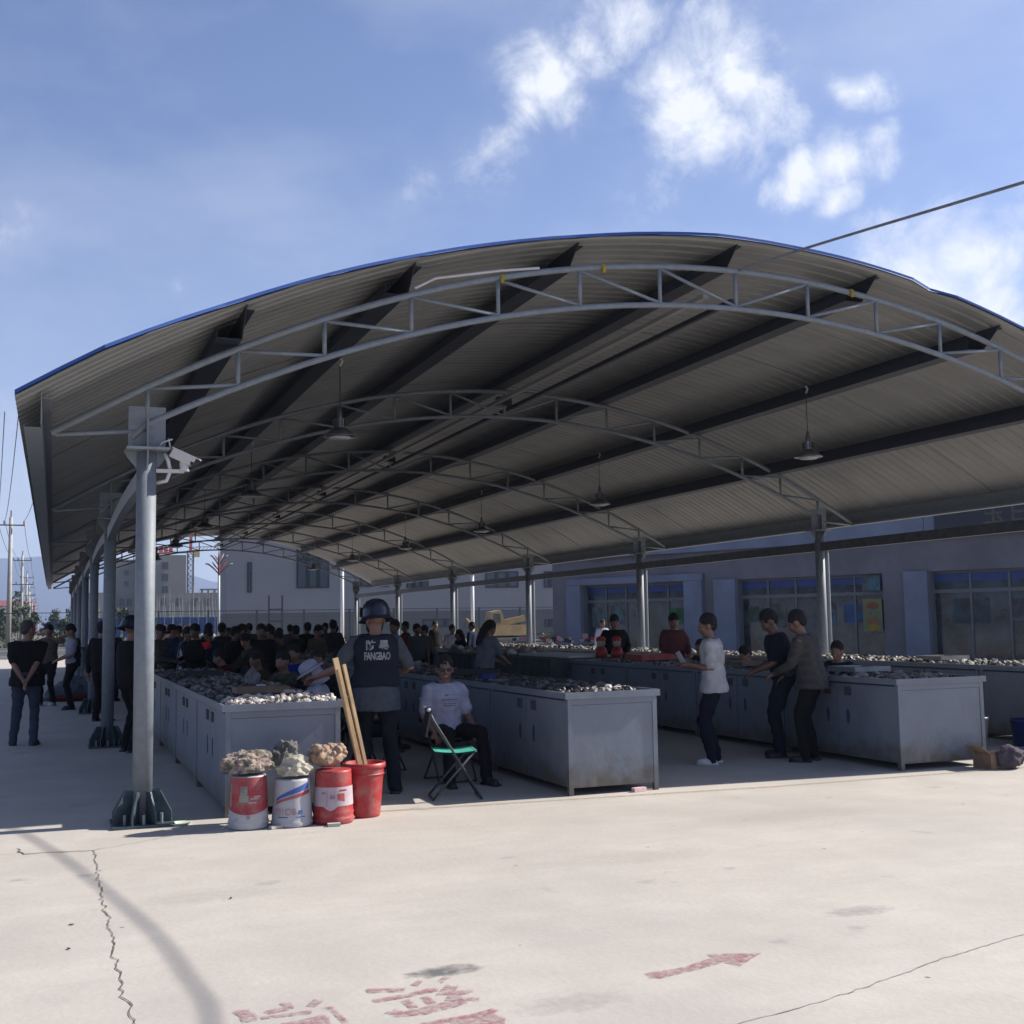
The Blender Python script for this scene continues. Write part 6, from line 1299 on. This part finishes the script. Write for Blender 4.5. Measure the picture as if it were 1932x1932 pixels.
mb = MB(); mb.tube([(q.x - .8, q.y, 1.1), (q.x - 1.3, q.y, .95), (q.x - 1.7, q.y, 1.25), (q.x - 2.15, q.y, 1.75)], [.16, .14, .12, .10], 8); mb.build('boom', yl, t, smooth=True)
mb = MB(); mb.bar((q.x - 2.15, q.y, 1.75), (q.x - 2.3, q.y, 1.2), .12); mb.box((q.x - 2.3, q.y, 1.0), (.35, .5, .35)); mb.build('bucket', M['darksteel'], t)
for sy in (-.8, .8):
    mb = MB(); mb.tube([(q.x - .9, q.y + sy, .35), (q.x + 1.6, q.y + sy, .35)], .34, 12); mb.build('track', M['black'], t)
# stalls and goods seen beyond the far end of the shed
bpm = [plain('goods_red', (.45, .05, .05)), plain('goods_white', (.55, .55, .52)), plain('goods_dark', (.04, .04, .045)), plain('goods_pink', (.5, .22, .25)), plain('goods_tan', (.42, .32, .2))]
for k in range(7):
    q = at([470, 545, 590, 640, 800, 1010, 1070][k], [48, 52, 50, 54, 52, 50, 44][k]); t = thing('goods_table', 'low table piled with mixed goods beyond the shed, %s from the left' % wordn[k], 'table', q, 'goods tables beyond the shed')
    mb = MB(); mb.b2((q.x - 1.1, q.y - .4, .68), (q.x + 1.1, q.y + .4, .74)); mb.build('tabletop', bpm[3] if k in (2, 3) else M['frame'], t)
    for a in (-1, 1):
        for b in (-.35, .35): mb = MB(); mb.b2((q.x + a - .03, q.y + b - .03, 0), (q.x + a + .03, q.y + b + .03, .68)); mb.build('leg', M['darksteel'], t)
    mb = MB()
    for j in range(26): s = rnd.uniform(.06, .16); mb.cur = rnd.randrange(5); mb.box((q.x + rnd.uniform(-1, 1), q.y + rnd.uniform(-.3, .3), .74 + s * rnd.uniform(.4, 1.6)), (s * 1.3, s, s), rnd.uniform(0, 3))
    stuff(mb.build('goods', bpm, t))
# motorcycles / dark parked things right of the column at 1010
flush(); flush_text()
for (fin, target, rows, mt) in POST:
    bv = BVHTree.FromPolygons([v.co for v in target.data.vertices], [p.vertices for p in target.data.polygons]); mb = MB()
    for (dx, z, w_, h_) in rows:
        n = max(2, int(w_ / .012)); seg = []
        for i in range(n + 1):
            x_ = dx - w_ / 2 + w_ * i / n
            for zz in (z - h_ / 2, z + h_ / 2):
                h2 = bv.ray_cast(V((x_, .8, zz)), V((0, -1, 0))); seg.append(V((x_, (h2[0].y if h2[0] else .15) + .004, zz)))
        mb.add(seg, [(2 * i, 2 * i + 1, 2 * i + 3, 2 * i + 2) for i in range(n)])
    me = mb.mesh(fin.name, mats=[mt]); old = fin.data; fin.data = me; bpy.data.meshes.remove(old)
for o in list(col.objects):
    if o.type == 'MESH' and o.parent is None and 'label' not in o and 'kind' not in o: print('UNTAGGED', o.name)
print('TRIS', sum(len(o.data.polygons) for o in col.objects if o.type == 'MESH'))
